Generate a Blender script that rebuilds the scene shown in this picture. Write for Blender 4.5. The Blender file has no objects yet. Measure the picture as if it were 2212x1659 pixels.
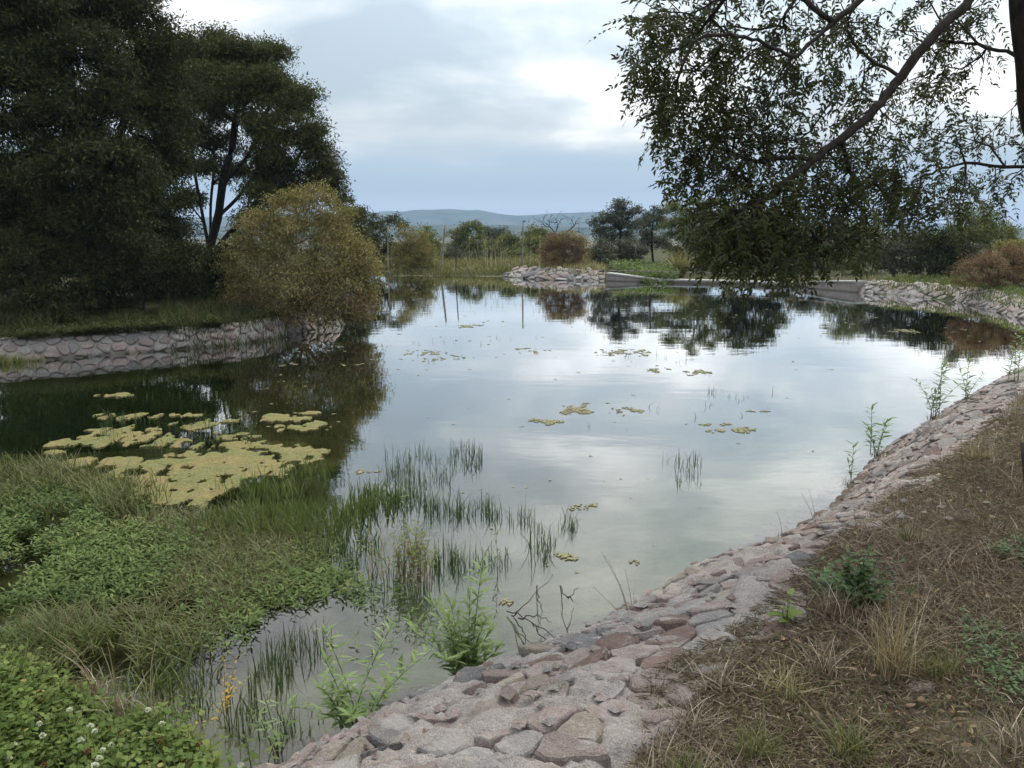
import bpy, math, random
import numpy as np
from mathutils import Vector

# ------------------------------------------------------------------ camera, sky, sun, exposure
SC = bpy.context.scene
COL = SC.collection
R = math.radians
H = 2.4                                     # eye height above the water
FPX = 1106 / math.tan(R(31))                # focal length in units of a 2212 wide picture
PITCH = math.atan((829.5 - 490) / FPX)

cam = bpy.data.cameras.new('camera'); camo = bpy.data.objects.new('camera', cam); COL.objects.link(camo)
camo.location = (0, 0, H); camo.rotation_euler = (R(90) - PITCH, 0, 0)
cam.sensor_fit = 'HORIZONTAL'; cam.angle = R(62); cam.clip_start = 0.05; cam.clip_end = 12000
SC.camera = camo

SUN_AZ, SUN_EL = R(32), R(50)               # to the right of the view, high
SUND = Vector((math.sin(SUN_AZ) * math.cos(SUN_EL), math.cos(SUN_AZ) * math.cos(SUN_EL), math.sin(SUN_EL)))
sl = bpy.data.lights.new('sun', 'SUN'); so = bpy.data.objects.new('sun', sl); COL.objects.link(so)
sl.energy = 1.5; sl.angle = R(20); sl.color = (1, .93, .82)
so.rotation_euler = SUND.to_track_quat('Z', 'Y').to_euler(); so.location = (10, 10, 30)

SC.view_settings.view_transform = 'Standard'; SC.view_settings.look = 'None'
SC.view_settings.exposure = 0.56; SC.view_settings.gamma = 1.0; SC.view_settings.use_curve_mapping = False
cy = SC.cycles
cy.max_bounces = 8; cy.diffuse_bounces = 3; cy.glossy_bounces = 3; cy.transmission_bounces = 4
cy.transparent_max_bounces = 16; cy.volume_bounces = 1; cy.caustics_reflective = False; cy.caustics_refractive = False
cy.sample_clamp_indirect = 6.0
try:
    cy.use_denoising = True; cy.denoiser = 'OPENIMAGEDENOISE'
except Exception:
    pass


class NT:
    """small node-tree helper"""
    def __init__(s, tree):
        s.t = tree; s.n = tree.nodes; s.n.clear()
    def add(s, typ, ins=None, **kw):
        nd = s.n.new(typ)
        for k, v in kw.items(): setattr(nd, k, v)
        if ins:
            for k, v in ins.items(): s.set(nd, k, v)
        return nd
    def set(s, nd, k, v):
        sock = nd.inputs[k]
        if isinstance(v, bpy.types.NodeSocket): s.t.links.new(v, sock)
        elif isinstance(v, bpy.types.Node): s.t.links.new(v.outputs[0], sock)
        else:
            if isinstance(v, (tuple, list)) and len(v) == 3 and sock.type == 'RGBA': v = (*v, 1)
            sock.default_value = v
    def math(s, op, a, b=0.0, c=None, clamp=False):
        nd = s.add('ShaderNodeMath', {0: a, 1: b}, operation=op, use_clamp=clamp)
        if c is not None: s.set(nd, 2, c)
        return nd.outputs[0]
    def mapr(s, v, a, b, c=0.0, d=1.0, interp='SMOOTHSTEP'):
        return s.add('ShaderNodeMapRange', {'Value': v, 'From Min': a, 'From Max': b, 'To Min': c, 'To Max': d}, interpolation_type=interp).outputs[0]
    def mix(s, f, a, b, mode='MIX'):
        nd = s.add('ShaderNodeMix', data_type='RGBA', blend_type=mode)
        s.set(nd, 0, f); s.set(nd, 6, a); s.set(nd, 7, b)
        return nd.outputs[2]
    def noise(s, vec, scale, detail=4.0, rough=.55, dist=0.0, out=0):
        nd = s.add('ShaderNodeTexNoise', {'Scale': scale, 'Detail': detail, 'Roughness': rough, 'Distortion': dist})
        if vec is not None: s.set(nd, 'Vector', vec)
        return nd.outputs[out]
    def ramp(s, f, stops, interp='LINEAR'):
        nd = s.add('ShaderNodeValToRGB', {0: f}); cr = nd.color_ramp; cr.interpolation = interp
        while len(cr.elements) < len(stops): cr.elements.new(0.5)
        for e, (p, c) in zip(cr.elements, stops): e.position = p; e.color = (*c, 1)
        return nd.outputs[0]


SKYOFF = (11.3, 2.2)                         # which part of the cloud deck drifts over the pond
def build_world():
    w = bpy.data.worlds.new('World'); SC.world = w; w.use_nodes = True
    t = NT(w.node_tree)
    d = t.add('ShaderNodeTexCoord').outputs['Generated']
    sx = t.add('ShaderNodeSeparateXYZ', {0: d}); x, y, z = sx.outputs
    zc = t.math('ADD', t.math('MAXIMUM', z, 0.0), 0.10)
    u, v = t.math('DIVIDE', x, zc), t.math('DIVIDE', y, zc)
    vec = t.add('ShaderNodeCombineXYZ', {0: t.math('ADD', u, SKYOFF[0]), 1: t.math('ADD', v, SKYOFF[1]), 2: 0.35})
    n1 = t.noise(vec, 0.62, 7, .5, .25)
    n2 = t.noise(vec, 1.7, 7, .55, .35)
    dv = t.add('ShaderNodeMapping', {'Vector': d, 'Location': (2.3, .7, 1.1), 'Scale': (1, 1, 1.9)}).outputs[0]
    n3 = t.noise(dv, 4.6, 7, .52, .5)
    n = t.math('ADD', t.math('ADD', t.math('MULTIPLY', n1, .44), t.math('MULTIPLY', n2, .22)), t.math('MULTIPLY', n3, .34))
    # glow of the sun through the cloud
    dot = t.add('ShaderNodeVectorMath', {0: d, 1: tuple(SUND)}, operation='DOT_PRODUCT').outputs['Value']
    glow = t.math('POWER', t.math('MAXIMUM', dot, 0.0), 4.5)
    n = t.math('ADD', t.math('MULTIPLY', t.math('SUBTRACT', n, .5), 1.75), t.math('ADD', .485, t.math('MULTIPLY', glow, .06)))
    cloud = t.ramp(n, [(.36, (3.0, 3.6, 4.1)), (.45, (3.8, 4.35, 4.75)), (.53, (4.8, 5.15, 5.35)), (.61, (6.8, 6.95, 7.0)), (.74, (9.6, 9.6, 9.5))])
    cloud = t.mix(1.0, cloud, t.add('ShaderNodeCombineColor', {0: t.math('ADD', 1.0, t.math('MULTIPLY', glow, 1.3)), 1: t.math('ADD', 1.0, t.math('MULTIPLY', glow, 1.25)), 2: t.math('ADD', 1.0, t.math('MULTIPLY', glow, 1.15))}).outputs[0], 'MULTIPLY')
    ov = t.math('ADD', .92, t.math('MULTIPLY', t.math('MAXIMUM', z, 0.0), 1.35))      # an overcast sky brightens towards the zenith
    cloud = t.mix(1.0, cloud, t.add('ShaderNodeCombineColor', {0: ov, 1: ov, 2: ov}).outputs[0], 'MULTIPLY')
    # clear band of air under the cloud deck
    band = t.ramp(z, [(0.0, (4.9, 5.1, 5.8)), (.018, (4.5, 5.0, 5.9)), (.04, (3.1, 4.05, 5.1)), (.075, (3.3, 4.2, 5.15)), (.11, (5.0, 5.4, 5.75))])
    nb = t.math('MULTIPLY', t.math('SUBTRACT', n1, .5), .12)
    k = t.mapr(t.math('ADD', z, nb), .045, .15)
    low = t.mix(k, band, cloud)
    sky = t.add('ShaderNodeTexSky', sky_type='NISHITA', sun_disc=False, sun_elevation=SUN_EL, sun_rotation=SUN_AZ, air_density=1.0, dust_density=2.0)
    col = t.mix(.93, sky.outputs[0], low)
    bg = t.add('ShaderNodeBackground', {'Color': col, 'Strength': 0.1})
    out = t.add('ShaderNodeOutputWorld', {'Surface': bg})
build_world()

# ------------------------------------------------------------------ picture -> place
rng = np.random.default_rng(7); random.seed(7)
CP, SP = math.cos(PITCH), math.sin(PITCH)
def ray(px, py):
    a = (np.asarray(px, float) - 1106) / FPX; b = (829.5 - np.asarray(py, float)) / FPX
    return np.stack([a, CP + b * SP, -SP + b * CP], -1)
def P(px, py, z=0.0):                       # where the ray meets the level z
    d = ray(px, py); return np.array([0, 0, H]) + d * ((z - H) / d[..., 2])[..., None]
def PD(px, py, D):                          # where the ray reaches the distance D
    d = ray(px, py); return np.array([0, 0, H]) + d * (D / d[..., 1])[..., None]

# ------------------------------------------------------------------ helpers
def _hash(ix, iy, iz):
    h = (ix.astype(np.int64) * 374761393 + iy.astype(np.int64) * 668265263 + iz.astype(np.int64) * 2147483647) & 0xffffffff
    h = ((h ^ (h >> 13)) * 1274126177) & 0xffffffff
    h = ((h ^ (h >> 16)) * 2246822519) & 0xffffffff
    return ((h ^ (h >> 15)) & 0xffff) / 65535.0
def vnoise(x, y, z=0.0):
    x, y, z = np.broadcast_arrays(np.asarray(x, float), np.asarray(y, float), np.asarray(z, float))
    xi, yi, zi = np.floor(x), np.floor(y), np.floor(z)
    fx, fy, fz = x - xi, y - yi, z - zi
    fx, fy, fz = [f * f * (3 - 2 * f) for f in (fx, fy, fz)]
    r = 0
    for dx in (0, 1):
        for dy in (0, 1):
            for dz in (0, 1):
                w = (fx if dx else 1 - fx) * (fy if dy else 1 - fy) * (fz if dz else 1 - fz)
                r = r + w * _hash(xi + dx, yi + dy, zi + dz)
    return r - 0.5
def fbm(x, y, z=0.0, o=4):
    r, a, f = 0, 1.0, 1.0
    for i in range(o):
        r = r + a * vnoise(x * f + 17.3 * i, y * f - 9.1 * i, z * f); a *= .5; f *= 2.03
    return r

def unit(v): return v / np.maximum(np.linalg.norm(v, axis=-1, keepdims=True), 1e-9)
def rsphere(n): return unit(rng.normal(size=(n, 3)))

class Geo:
    def __init__(s): s.V, s.F, s.A, s.M, s.n = [], [], [], [], 0
    def add(s, V, F, A=0.5, m=0):
        V = np.asarray(V, float).reshape(-1, 3); F = np.asarray(F, np.int64).reshape(-1, 3)
        s.V.append(V); s.F.append(F + s.n); s.n += len(V)
        s.A.append(np.broadcast_to(np.asarray(A, float), (len(V),)) if np.ndim(A) < 1 or len(A) == len(V) else np.repeat(A, len(V) // len(A)))
        s.M.append(np.full(len(F), m, np.int32)); return s
    def mesh(s, name, mats, smooth=False, origin=None):
        V = np.concatenate(s.V); F = np.concatenate(s.F); A = np.concatenate(s.A); Mi = np.concatenate(s.M)
        if origin is not None: V = V - np.asarray(origin, float)
        me = bpy.data.meshes.new(name)
        me.vertices.add(len(V)); me.vertices.foreach_set('co', V.astype(np.float32).ravel())
        me.loops.add(len(F) * 3); me.loops.foreach_set('vertex_index', F.astype(np.int32).ravel())
        me.polygons.add(len(F)); me.polygons.foreach_set('loop_start', np.arange(0, len(F) * 3, 3, dtype=np.int32))
        for m in mats: me.materials.append(m)
        me.polygons.foreach_set('material_index', Mi)
        at = me.attributes.new('rnd', 'FLOAT', 'POINT'); at.data.foreach_set('value', A.astype(np.float32))
        me.update(calc_edges=True)
        me.polygons.foreach_set('use_smooth', np.full(len(F), smooth, bool))
        return me
    def build(s, name, mats, parent=None, smooth=False, origin=None):
        if not isinstance(mats, (list, tuple)): mats = [mats]
        o = bpy.data.objects.new(name, s.mesh(name, mats, smooth, origin)); COL.objects.link(o)
        if parent is not None:
            o.parent = parent
            if origin is not None: o.location = np.asarray(origin, float) - np.array(parent.location)
            else: o.location = -np.array(parent.location)
        elif origin is not None: o.location = origin
        return o

def tag(o, label=None, cat=None, group=None, kind=None):
    if label: o['label'] = label
    if cat: o['category'] = cat
    if group: o['group'] = group
    if kind: o['kind'] = kind
    return o
def thing(name, loc, label, cat, group=None):
    o = bpy.data.objects.new(name, None); COL.objects.link(o); o.location = loc; o.empty_display_size = .2
    return tag(o, label, cat, group)

def leaf_geo(g, Pt, D, N, L, W, A, m=0, kind='lance', droop=.12):
    n = len(Pt); D = unit(D); S = unit(np.cross(D, N)); N = np.cross(S, D)
    L = np.broadcast_to(L, (n,))[:, None]; W = np.broadcast_to(W, (n,))[:, None]
    if kind == 'diamond':
        V = np.stack([Pt, Pt + D * L * .45 + S * W * .5 + N * W * .12, Pt + D * L - N * L * droop, Pt + D * L * .45 - S * W * .5 + N * W * .12], 1)
        f = np.array([[0, 1, 2], [0, 2, 3]])
    else:
        a, b = (.28, .62) if kind == 'lance' else (.22, .58)
        wa, wb = (.46, .40) if kind == 'lance' else (.5, .42)
        d1, d2 = droop * .1, droop * .42
        V = np.stack([Pt, Pt + D * L * a + S * W * wa - N * L * d1, Pt + D * L * b + S * W * wb - N * L * d2, Pt + D * L - N * L * droop,
                      Pt + D * L * b - S * W * wb - N * L * d2, Pt + D * L * a - S * W * wa - N * L * d1], 1)
        f = np.array([[0, 1, 5], [1, 2, 4], [1, 4, 5], [2, 3, 4]])
    k = V.shape[1]
    F = (np.arange(n)[:, None, None] * k + f[None]).reshape(-1, 3)
    g.add(V.reshape(-1, 3), F, np.repeat(np.broadcast_to(A, (n,)), k), m)

def blade_geo(g, Pt, Hh, W, lean, A, az=None, m=0, power=1.8):
    n = len(Pt)
    if az is None: az = rng.uniform(0, 2 * np.pi, n)
    Hh, W, lean = [np.broadcast_to(q, (n,)) for q in (Hh, W, lean)]
    dr = np.stack([np.cos(az), np.sin(az), np.zeros(n)], -1)
    fa = az + np.pi / 2 + rng.normal(0, .5, n)
    sd = np.stack([np.cos(fa), np.sin(fa), np.zeros(n)], -1)
    lv = []
    for t in (0, .38, .74, 1):
        c = Pt + dr * (Hh * lean * t ** power)[:, None] + np.array([0, 0, 1.0]) * (Hh * t * (1 - .32 * np.minimum(lean, 1.6) * t))[:, None]
        w = (W * .5 * (1 - .85 * t ** 1.6))[:, None]
        if t < 1: lv += [c - sd * w, c + sd * w]
        else: lv.append(c)
    V = np.stack(lv, 1); f = np.array([[0, 1, 3], [0, 3, 2], [2, 3, 5], [2, 5, 4], [4, 5, 6]])
    F = (np.arange(n)[:, None, None] * 7 + f[None]).reshape(-1, 3)
    g.add(V.reshape(-1, 3), F, np.repeat(np.broadcast_to(A, (n,)), 7), m)

def tube_geo(g, pts, rad, sides=6, A=.5, m=0):
    """one tapering tube along a polyline"""
    pts = np.asarray(pts, float); n = len(pts); rad = np.broadcast_to(rad, (n,))
    T = unit(np.gradient(pts, axis=0)); ref = np.array([0, 0, 1.0]) if abs(T[0, 2]) < .9 else np.array([1.0, 0, 0])
    S = unit(np.cross(T, ref)); U = np.cross(S, T)
    a = np.arange(sides) * 2 * np.pi / sides
    V = pts[:, None] + (S[:, None] * np.cos(a)[None, :, None] + U[:, None] * np.sin(a)[None, :, None]) * rad[:, None, None]
    V = np.concatenate([V.reshape(-1, 3), pts[-1:]])
    F = []
    for i in range(n - 1):
        for k in range(sides):
            p, q = i * sides + k, i * sides + (k + 1) % sides
            F += [[p, q, q + sides], [p, q + sides, p + sides]]
    for k in range(sides): F.append([(n - 1) * sides + k, (n - 1) * sides + (k + 1) % sides, n * sides])
    g.add(V, F, A, m)

def curve(pts, k=5, wob=0.0):
    """Catmull-Rom through points"""
    p = np.asarray(pts, float); q = np.concatenate([[2 * p[0] - p[1]], p, [2 * p[-1] - p[-2]]]); out = []
    for i in range(len(p) - 1):
        a, b, c, d = q[i:i + 4]
        for t in np.arange(k) / k:
            out.append(.5 * (2 * b + (c - a) * t + (2 * a - 5 * b + 4 * c - d) * t * t + (3 * b - a - 3 * c + d) * t ** 3))
    out.append(p[-1]); out = np.array(out)
    if wob: out[1:-1] += rng.normal(0, wob, (len(out) - 2, 3))
    return out

class Skel:
    """limbs grown towards tips: every tip joins the nearest limb that already points its way"""
    def __init__(s): s.p, s.par = [], []
    def line(s, pts, parent=-1):
        ids = []
        for q in pts:
            s.p.append(np.asarray(q, float)); s.par.append(parent); parent = len(s.p) - 1; ids.append(parent)
        return ids
    def grow(s, tips, step=.4, sag=0.0, bias=.55, wob=.06):
        P0 = np.array(s.p); d0 = np.array([np.min(np.sum((P0 - t) ** 2, 1)) for t in tips])
        cap = len(P0) + len(tips) * 8; A = np.zeros((cap, 3)); Dr = np.zeros((cap, 3)); n = len(P0)
        A[:n] = P0
        for i in range(n):
            if s.par[i] >= 0: Dr[i] = P0[i] - P0[s.par[i]]
        Dr[:n] = unit(Dr[:n]); s.tip = []
        for k in np.argsort(d0):
            t = tips[k]; v = t - A[:n]; ds = np.linalg.norm(v, axis=1) + 1e-6
            cost = ds * (1 + bias * (1 - np.sum(v * Dr[:n], 1) / ds))
            j = int(np.argmin(cost)); L = ds[j]; m = max(1, min(6, int(round(L / step))))
            a, b = A[j].copy(), t; prev = j
            mid0 = Dr[j] * L * .35
            for q in range(1, m + 1):
                f = q / m
                pt = a + (b - a) * f + mid0 * f * (1 - f) + np.array([0, 0, sag * L]) * f * (1 - f) * 4
                if q < m: pt = pt + rng.normal(0, wob * L / m, 3)
                if n >= cap: break
                A[n] = pt; Dr[n] = unit(pt - A[prev]); s.p.append(pt); s.par.append(prev); prev = n; n += 1
            s.tip.append(prev)
    def radii(s, r0, ex=.45, rmax=9):
        n = len(s.p); c = np.zeros(n); par = np.array(s.par); has = np.zeros(n, bool); has[par[par >= 0]] = True
        c[~has] = 1
        for i in range(n - 1, -1, -1):
            if par[i] >= 0: c[par[i]] += c[i]
        return np.minimum(r0 * np.maximum(c, 1) ** ex, rmax), c
    def geo(s, g, r0, ex=.45, rmax=9, sides=5, m=0, rmin_count=0):
        p = np.array(s.p); par = np.array(s.par); r, c = s.radii(r0, ex, rmax); n = len(p)
        main = np.full(n, -1)
        for i in range(n):
            j = par[i]
            if j >= 0 and (main[j] < 0 or c[i] > c[main[j]]): main[j] = i
        idx = np.where(par >= 0)[0]
        d = unit(p[idx] - p[par[idx]])
        dn = np.zeros((n, 3)); dn[idx] = d; dn[par < 0] = [0, 0, 1]
        has = main >= 0
        dm = dn.copy(); dm[has] = unit(dn[has] + dn[main[has]])
        def ring(c0, dd, rr):
            ref = np.where(np.abs(dd[:, 2:3]) < .95, np.array([[0, 0, 1.0]]), np.array([[1.0, 0, 0]]))
            S = unit(np.cross(dd, ref)); U = np.cross(S, dd); a = np.arange(sides) * 2 * np.pi / sides
            return c0[:, None] + (S[:, None] * np.cos(a)[None, :, None] + U[:, None] * np.sin(a)[None, :, None]) * rr[:, None, None]
        ismain = main[par[idx]] == idx
        d0 = np.where(ismain[:, None], dm[par[idx]], d)
        ra = np.where(ismain, r[par[idx]], np.minimum(r[idx] * 1.15, r[par[idx]]))
        V0 = ring(p[par[idx]], d0, ra); V1 = ring(p[idx], dm[idx], r[idx])
        V = np.concatenate([V0, V1], 1); k = np.arange(sides); k2 = (k + 1) % sides
        f = np.concatenate([np.stack([k, k2, k2 + sides], 1), np.stack([k, k2 + sides, k + sides], 1)])
        F = (np.arange(len(idx))[:, None, None] * 2 * sides + f[None]).reshape(-1, 3)
        g.add(V.reshape(-1, 3), F, np.repeat(np.clip(r[idx] * 8, 0, 1), 2 * sides), m)

# ------------------------------------------------------------------ materials
MATS = {}
def newmat(name):
    m = bpy.data.materials.new(name); m.use_nodes = True; MATS[name] = m
    return m, NT(m.node_tree)
def leaf_mat(name, stops, trans=.25, rough=.6, spec=.25):
    m, t = newmat(name)
    a = t.add('ShaderNodeAttribute', attribute_name='rnd').outputs['Fac']
    c = t.ramp(a, [(q, tuple(min(.85, w * (1.0 if 'flower' in name else 1.32)) for w in k)) for q, k in stops])
    p = t.add('ShaderNodeBsdfPrincipled', {'Base Color': c, 'Roughness': rough, 'Specular IOR Level': spec})
    tr = t.add('ShaderNodeBsdfTranslucent', {'Color': t.mix(1.0, c, (1.1, 1.15, .7), 'MULTIPLY')})
    mx = t.add('ShaderNodeMixShader', {0: trans, 1: p, 2: tr})
    t.add('ShaderNodeOutputMaterial', {'Surface': mx}); return m
def bark_mat(name, c1, c2, scale=14.0, rough=.9, bump=.5):
    m, t = newmat(name)
    co = t.add('ShaderNodeTexCoord').outputs['Object']
    v = t.add('ShaderNodeMapping', {'Vector': co, 'Scale': (1, 1, .3)}).outputs[0]
    n = t.noise(v, scale, 5, .65); n2 = t.noise(co, 2.0, 3)
    c = t.mix(t.mapr(n, .3, .7), c1, c2); c = t.mix(t.mapr(n2, .45, .75, 0, .5), c, tuple(q * 1.5 for q in c2))
    b = t.add('ShaderNodeBump', {'Strength': bump, 'Distance': .02, 'Height': n})
    p = t.add('ShaderNodeBsdfPrincipled', {'Base Color': c, 'Roughness': rough, 'Normal': b.outputs[0], 'Specular IOR Level': .2})
    t.add('ShaderNodeOutputMaterial', {'Surface': p}); return m
def stone_mat(name, ca, cb, cc, speck=.5, mort=0.0):
    m, t = newmat(name)
    geo = t.add('ShaderNodeNewGeometry'); pos = geo.outputs['Position']
    rnd = t.add('ShaderNodeObjectInfo').outputs['Random']
    off = t.add('ShaderNodeVectorMath', {0: pos, 1: t.add('ShaderNodeCombineXYZ', {0: t.math('MULTIPLY', rnd, 31.0), 1: t.math('MULTIPLY', rnd, 17.0)}).outputs[0]}, operation='ADD').outputs[0]
    n1 = t.noise(off, 7.0, 6, .65, .6); n2 = t.noise(pos, 46.0, 6, .7, .4); n3 = t.noise(pos, 170.0, 3, .7)
    c = t.mix(t.mapr(n1, .36, .66), ca, cb)
    c = t.mix(t.mapr(n2, .52, .72, 0, speck), c, cc)
    val = t.math('ADD', .78, t.math('MULTIPLY', rnd, .42))
    val = t.math('MULTIPLY', val, t.mapr(n3, .3, .7, .62, 1.32, 'LINEAR'))
    c = t.mix(1.0, c, t.add('ShaderNodeCombineColor', {0: val, 1: val, 2: val}).outputs[0], 'MULTIPLY')
    # dry mortar smears and lichen-pale crust
    cr = t.mapr(t.noise(pos, 3.2, 6, .66, .8), .54, .64, 0, .75 if not mort else .35)
    c = t.mix(cr, c, (.48, .42, .385))
    # soil in the hollows has a shape of its own
    so_ = t.mapr(t.noise(pos, 1.4, 6, .7, .5), .58, .70, 0, .55)
    c = t.mix(so_, c, (.20, .145, .11))
    z = t.add('ShaderNodeSeparateXYZ', {0: pos}).outputs[2]
    wet = t.mapr(t.math('ADD', z, t.math('MULTIPLY', t.math('SUBTRACT', n1, .5), .10)), .01, .085, 1, 0)
    c = t.mix(t.math('MULTIPLY', wet, .72), c, (.085, .072, .05))
    hb = t.math('ADD', t.math('MULTIPLY', n1, .5), t.math('ADD', t.math('MULTIPLY', n2, .4), t.math('MULTIPLY', n3, .15)))
    b = t.add('ShaderNodeBump', {'Strength': 1.0, 'Distance': .06, 'Height': hb})
    p = t.add('ShaderNodeBsdfPrincipled', {'Base Color': c, 'Roughness': t.math('SUBTRACT', .93, t.math('MULTIPLY', wet, .5)), 'Normal': b.outputs[0], 'Specular IOR Level': .25})
    t.add('ShaderNodeOutputMaterial', {'Surface': p}); return m

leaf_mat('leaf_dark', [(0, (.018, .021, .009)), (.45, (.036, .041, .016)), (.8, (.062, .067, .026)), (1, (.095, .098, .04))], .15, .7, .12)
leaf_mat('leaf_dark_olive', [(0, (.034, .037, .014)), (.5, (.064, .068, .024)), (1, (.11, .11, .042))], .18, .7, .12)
leaf_mat('leaf_overhang', [(0, (.020, .024, .009)), (.5, (.040, .044, .015)), (.85, (.068, .072, .024)), (1, (.10, .095, .035))], .26, .6, .15)
leaf_mat('leaf_olive_yellow', [(0, (.12, .092, .042)), (.35, (.175, .145, .055)), (.7, (.24, .205, .078)), (1, (.34, .275, .14))], .25)
leaf_mat('leaf_tan', [(0, (.13, .085, .052)), (.5, (.22, .15, .085)), (1, (.34, .25, .15))], .2)
leaf_mat('leaf_far_green', [(0, (.07, .08, .026)), (.5, (.125, .135, .045)), (1, (.20, .20, .075))], .22)
leaf_mat('leaf_far_grey', [(0, (.048, .05, .034)), (.5, (.085, .086, .055)), (1, (.15, .145, .095))], .15)
leaf_mat('leaf_far_yellow', [(0, (.12, .10, .032)), (.5, (.20, .165, .052)), (1, (.30, .25, .095))], .22)
leaf_mat('leaf_rust', [(0, (.115, .065, .04)), (.5, (.175, .108, .058)), (1, (.25, .17, .085))], .2)
leaf_mat('leaf_weed', [(0, (.052, .074, .022)), (.5, (.092, .125, .038)), (.85, (.14, .17, .056)), (1, (.22, .18, .07))], .25, .7, .12)
leaf_mat('leaf_bright', [(0, (.05, .076, .016)), (.5, (.09, .125, .028)), (.9, (.145, .17, .048)), (1, (.23, .19, .06))], .3, .65, .15)
leaf_mat('leaf_herb', [(0, (.075, .11, .035)), (.5, (.13, .18, .058)), (1, (.22, .27, .11))], .3)
leaf_mat('leaf_gold', [(0, (.26, .14, .022)), (.5, (.40, .24, .035)), (1, (.32, .27, .07))], .3)
leaf_mat('leaf_deep', [(0, (.028, .050, .015)), (.6, (.052, .088, .026)), (1, (.085, .125, .04))], .22)
leaf_mat('grass_green', [(0, (.05, .068, .018)), (.5, (.092, .118, .030)), (.85, (.145, .15, .045)), (1, (.25, .20, .09))], .25)
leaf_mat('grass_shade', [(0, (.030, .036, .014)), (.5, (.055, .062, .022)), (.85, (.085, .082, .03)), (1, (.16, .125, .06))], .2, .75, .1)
leaf_mat('grass_rush', [(0, (.035, .055, .02)), (.6, (.065, .092, .03)), (1, (.13, .125, .045))], .2)
leaf_mat('grass_brown', [(0, (.075, .065, .026)), (.4, (.10, .098, .034)), (.75, (.098, .115, .036)), (1, (.19, .155, .07))], .2)
leaf_mat('grass_reed', [(0, (.10, .10, .036)), (.5, (.18, .16, .062)), (1, (.36, .30, .18))], .25)
leaf_mat('straw', [(0, (.085, .062, .046)), (.45, (.165, .122, .088)), (.8, (.28, .22, .16)), (1, (.52, .45, .36))], .12, .8, .1)
leaf_mat('straw_gold', [(0, (.13, .09, .05)), (.5, (.215, .16, .092)), (1, (.38, .315, .21))], .2, .8, .1)
leaf_mat('flower_white', [(0, (.62, .62, .50)), (1, (.82, .82, .74))], .3)
leaf_mat('flower_brown', [(0, (.16, .07, .035)), (1, (.28, .13, .07))], .2)
bark_mat('bark_dark', (.018, .014, .012), (.045, .036, .029), 22)
bark_mat('bark_grey', (.05, .045, .04), (.13, .115, .10), 18)
bark_mat('twig_brown', (.07, .042, .026), (.15, .095, .062), 30)
bark_mat('pole_wood', (.16, .13, .10), (.33, .29, .24), 20)
bark_mat('pole_dark', (.045, .037, .03), (.10, .085, .07), 20)
bark_mat('stem_green', (.06, .085, .03), (.12, .13, .06), 30, .7)
stone_mat('stone_grey', (.36, .32, .295), (.28, .25, .235), (.48, .44, .405))
stone_mat('stone_pink', (.385, .295, .265), (.305, .23, .205), (.47, .405, .37))
stone_mat('stone_red', (.26, .175, .148), (.20, .128, .108), (.37, .285, .25), .4)
stone_mat('stone_dark', (.16, .145, .138), (.22, .205, .20), (.38, .35, .33), .6)
stone_mat('stone_tan', (.38, .315, .255), (.31, .25, .20), (.50, .44, .39))
stone_mat('mortar', (.45, .385, .35), (.355, .30, .27), (.52, .47, .44), .5, 1.0)
stone_mat('concrete', (.50, .475, .44), (.42, .40, .37), (.58, .555, .52), .3, 1.0)
STONES = ['stone_grey', 'stone_pink', 'stone_red', 'stone_dark', 'stone_tan']

def ground_mat():
    m, t = newmat('ground')
    pos = t.add('ShaderNodeNewGeometry').outputs['Position']
    s = t.add('ShaderNodeSeparateXYZ', {0: pos}); x, y, z = s.outputs
    n1 = t.noise(pos, 1.1, 6, .6, .3); n2 = t.noise(pos, 9.0, 6, .65); n3 = t.noise(pos, 70.0, 5, .7)
    dry = t.mix(t.mapr(n2, .38, .62), (.115, .085, .064), (.19, .145, .11))
    dry = t.mix(t.mapr(n3, .52, .68, 0, .6), dry, (.36, .285, .21))
    dry = t.mix(t.mapr(n1, .55, .68, 0, .45), dry, (.062, .06, .03))
    grn = t.mix(t.mapr(n2, .36, .64), (.03, .035, .014), (.075, .08, .03))
    grn = t.mix(t.mapr(n1, .5, .7, 0, .6), grn, (.13, .10, .05))
    # dry turf on the near right bank, green elsewhere
    side = t.mapr(t.math('SUBTRACT', t.math('MULTIPLY', y, .85), x), 3.2, 6.0)
    c = t.mix(side, dry, grn)
    # scrub on the plain far away
    far = t.mapr(y, 60.0, 200.0)
    nf = t.noise(pos, .035, 6, .7); nf2 = t.noise(pos, .006, 4, .6)
    plain = t.mix(t.mapr(nf, .42, .6), (.05, .055, .028), (.16, .125, .08)); plain = t.mix(t.mapr(nf2, .5, .65, 0, .5), plain, (.06, .06, .035))
    c = t.mix(far, c, plain)
    # mud under the water
    nm = t.noise(pos, 1.6, 5, .6, .5); nm2 = t.noise(pos, 14.0, 4, .6)
    mud = t.mix(t.mapr(nm, .38, .64), (.17, .165, .125), (.25, .235, .18)); mud = t.mix(t.mapr(nm2, .5, .7, 0, .5), mud, (.13, .13, .085))
    left = t.mapr(t.math('ADD', x, t.math('MULTIPLY', t.math('SUBTRACT', n1, .5), 1.5)), -2.6, .2)
    mud = t.mix(left, (.155, .132, .055), mud)
    c = t.mix(t.math('MAXIMUM', t.mapr(z, -.03, .03), t.mapr(y, 50.0, 55.0)), mud, c)
    b = t.add('ShaderNodeBump', {'Strength': .8, 'Distance': .05, 'Height': t.math('ADD', n2, t.math('MULTIPLY', n3, .5))})
    p = t.add('ShaderNodeBsdfPrincipled', {'Base Color': c, 'Roughness': .95, 'Normal': b.outputs[0], 'Specular IOR Level': .1})
    t.add('ShaderNodeOutputMaterial', {'Surface': p}); return m
ground_mat()

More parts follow.
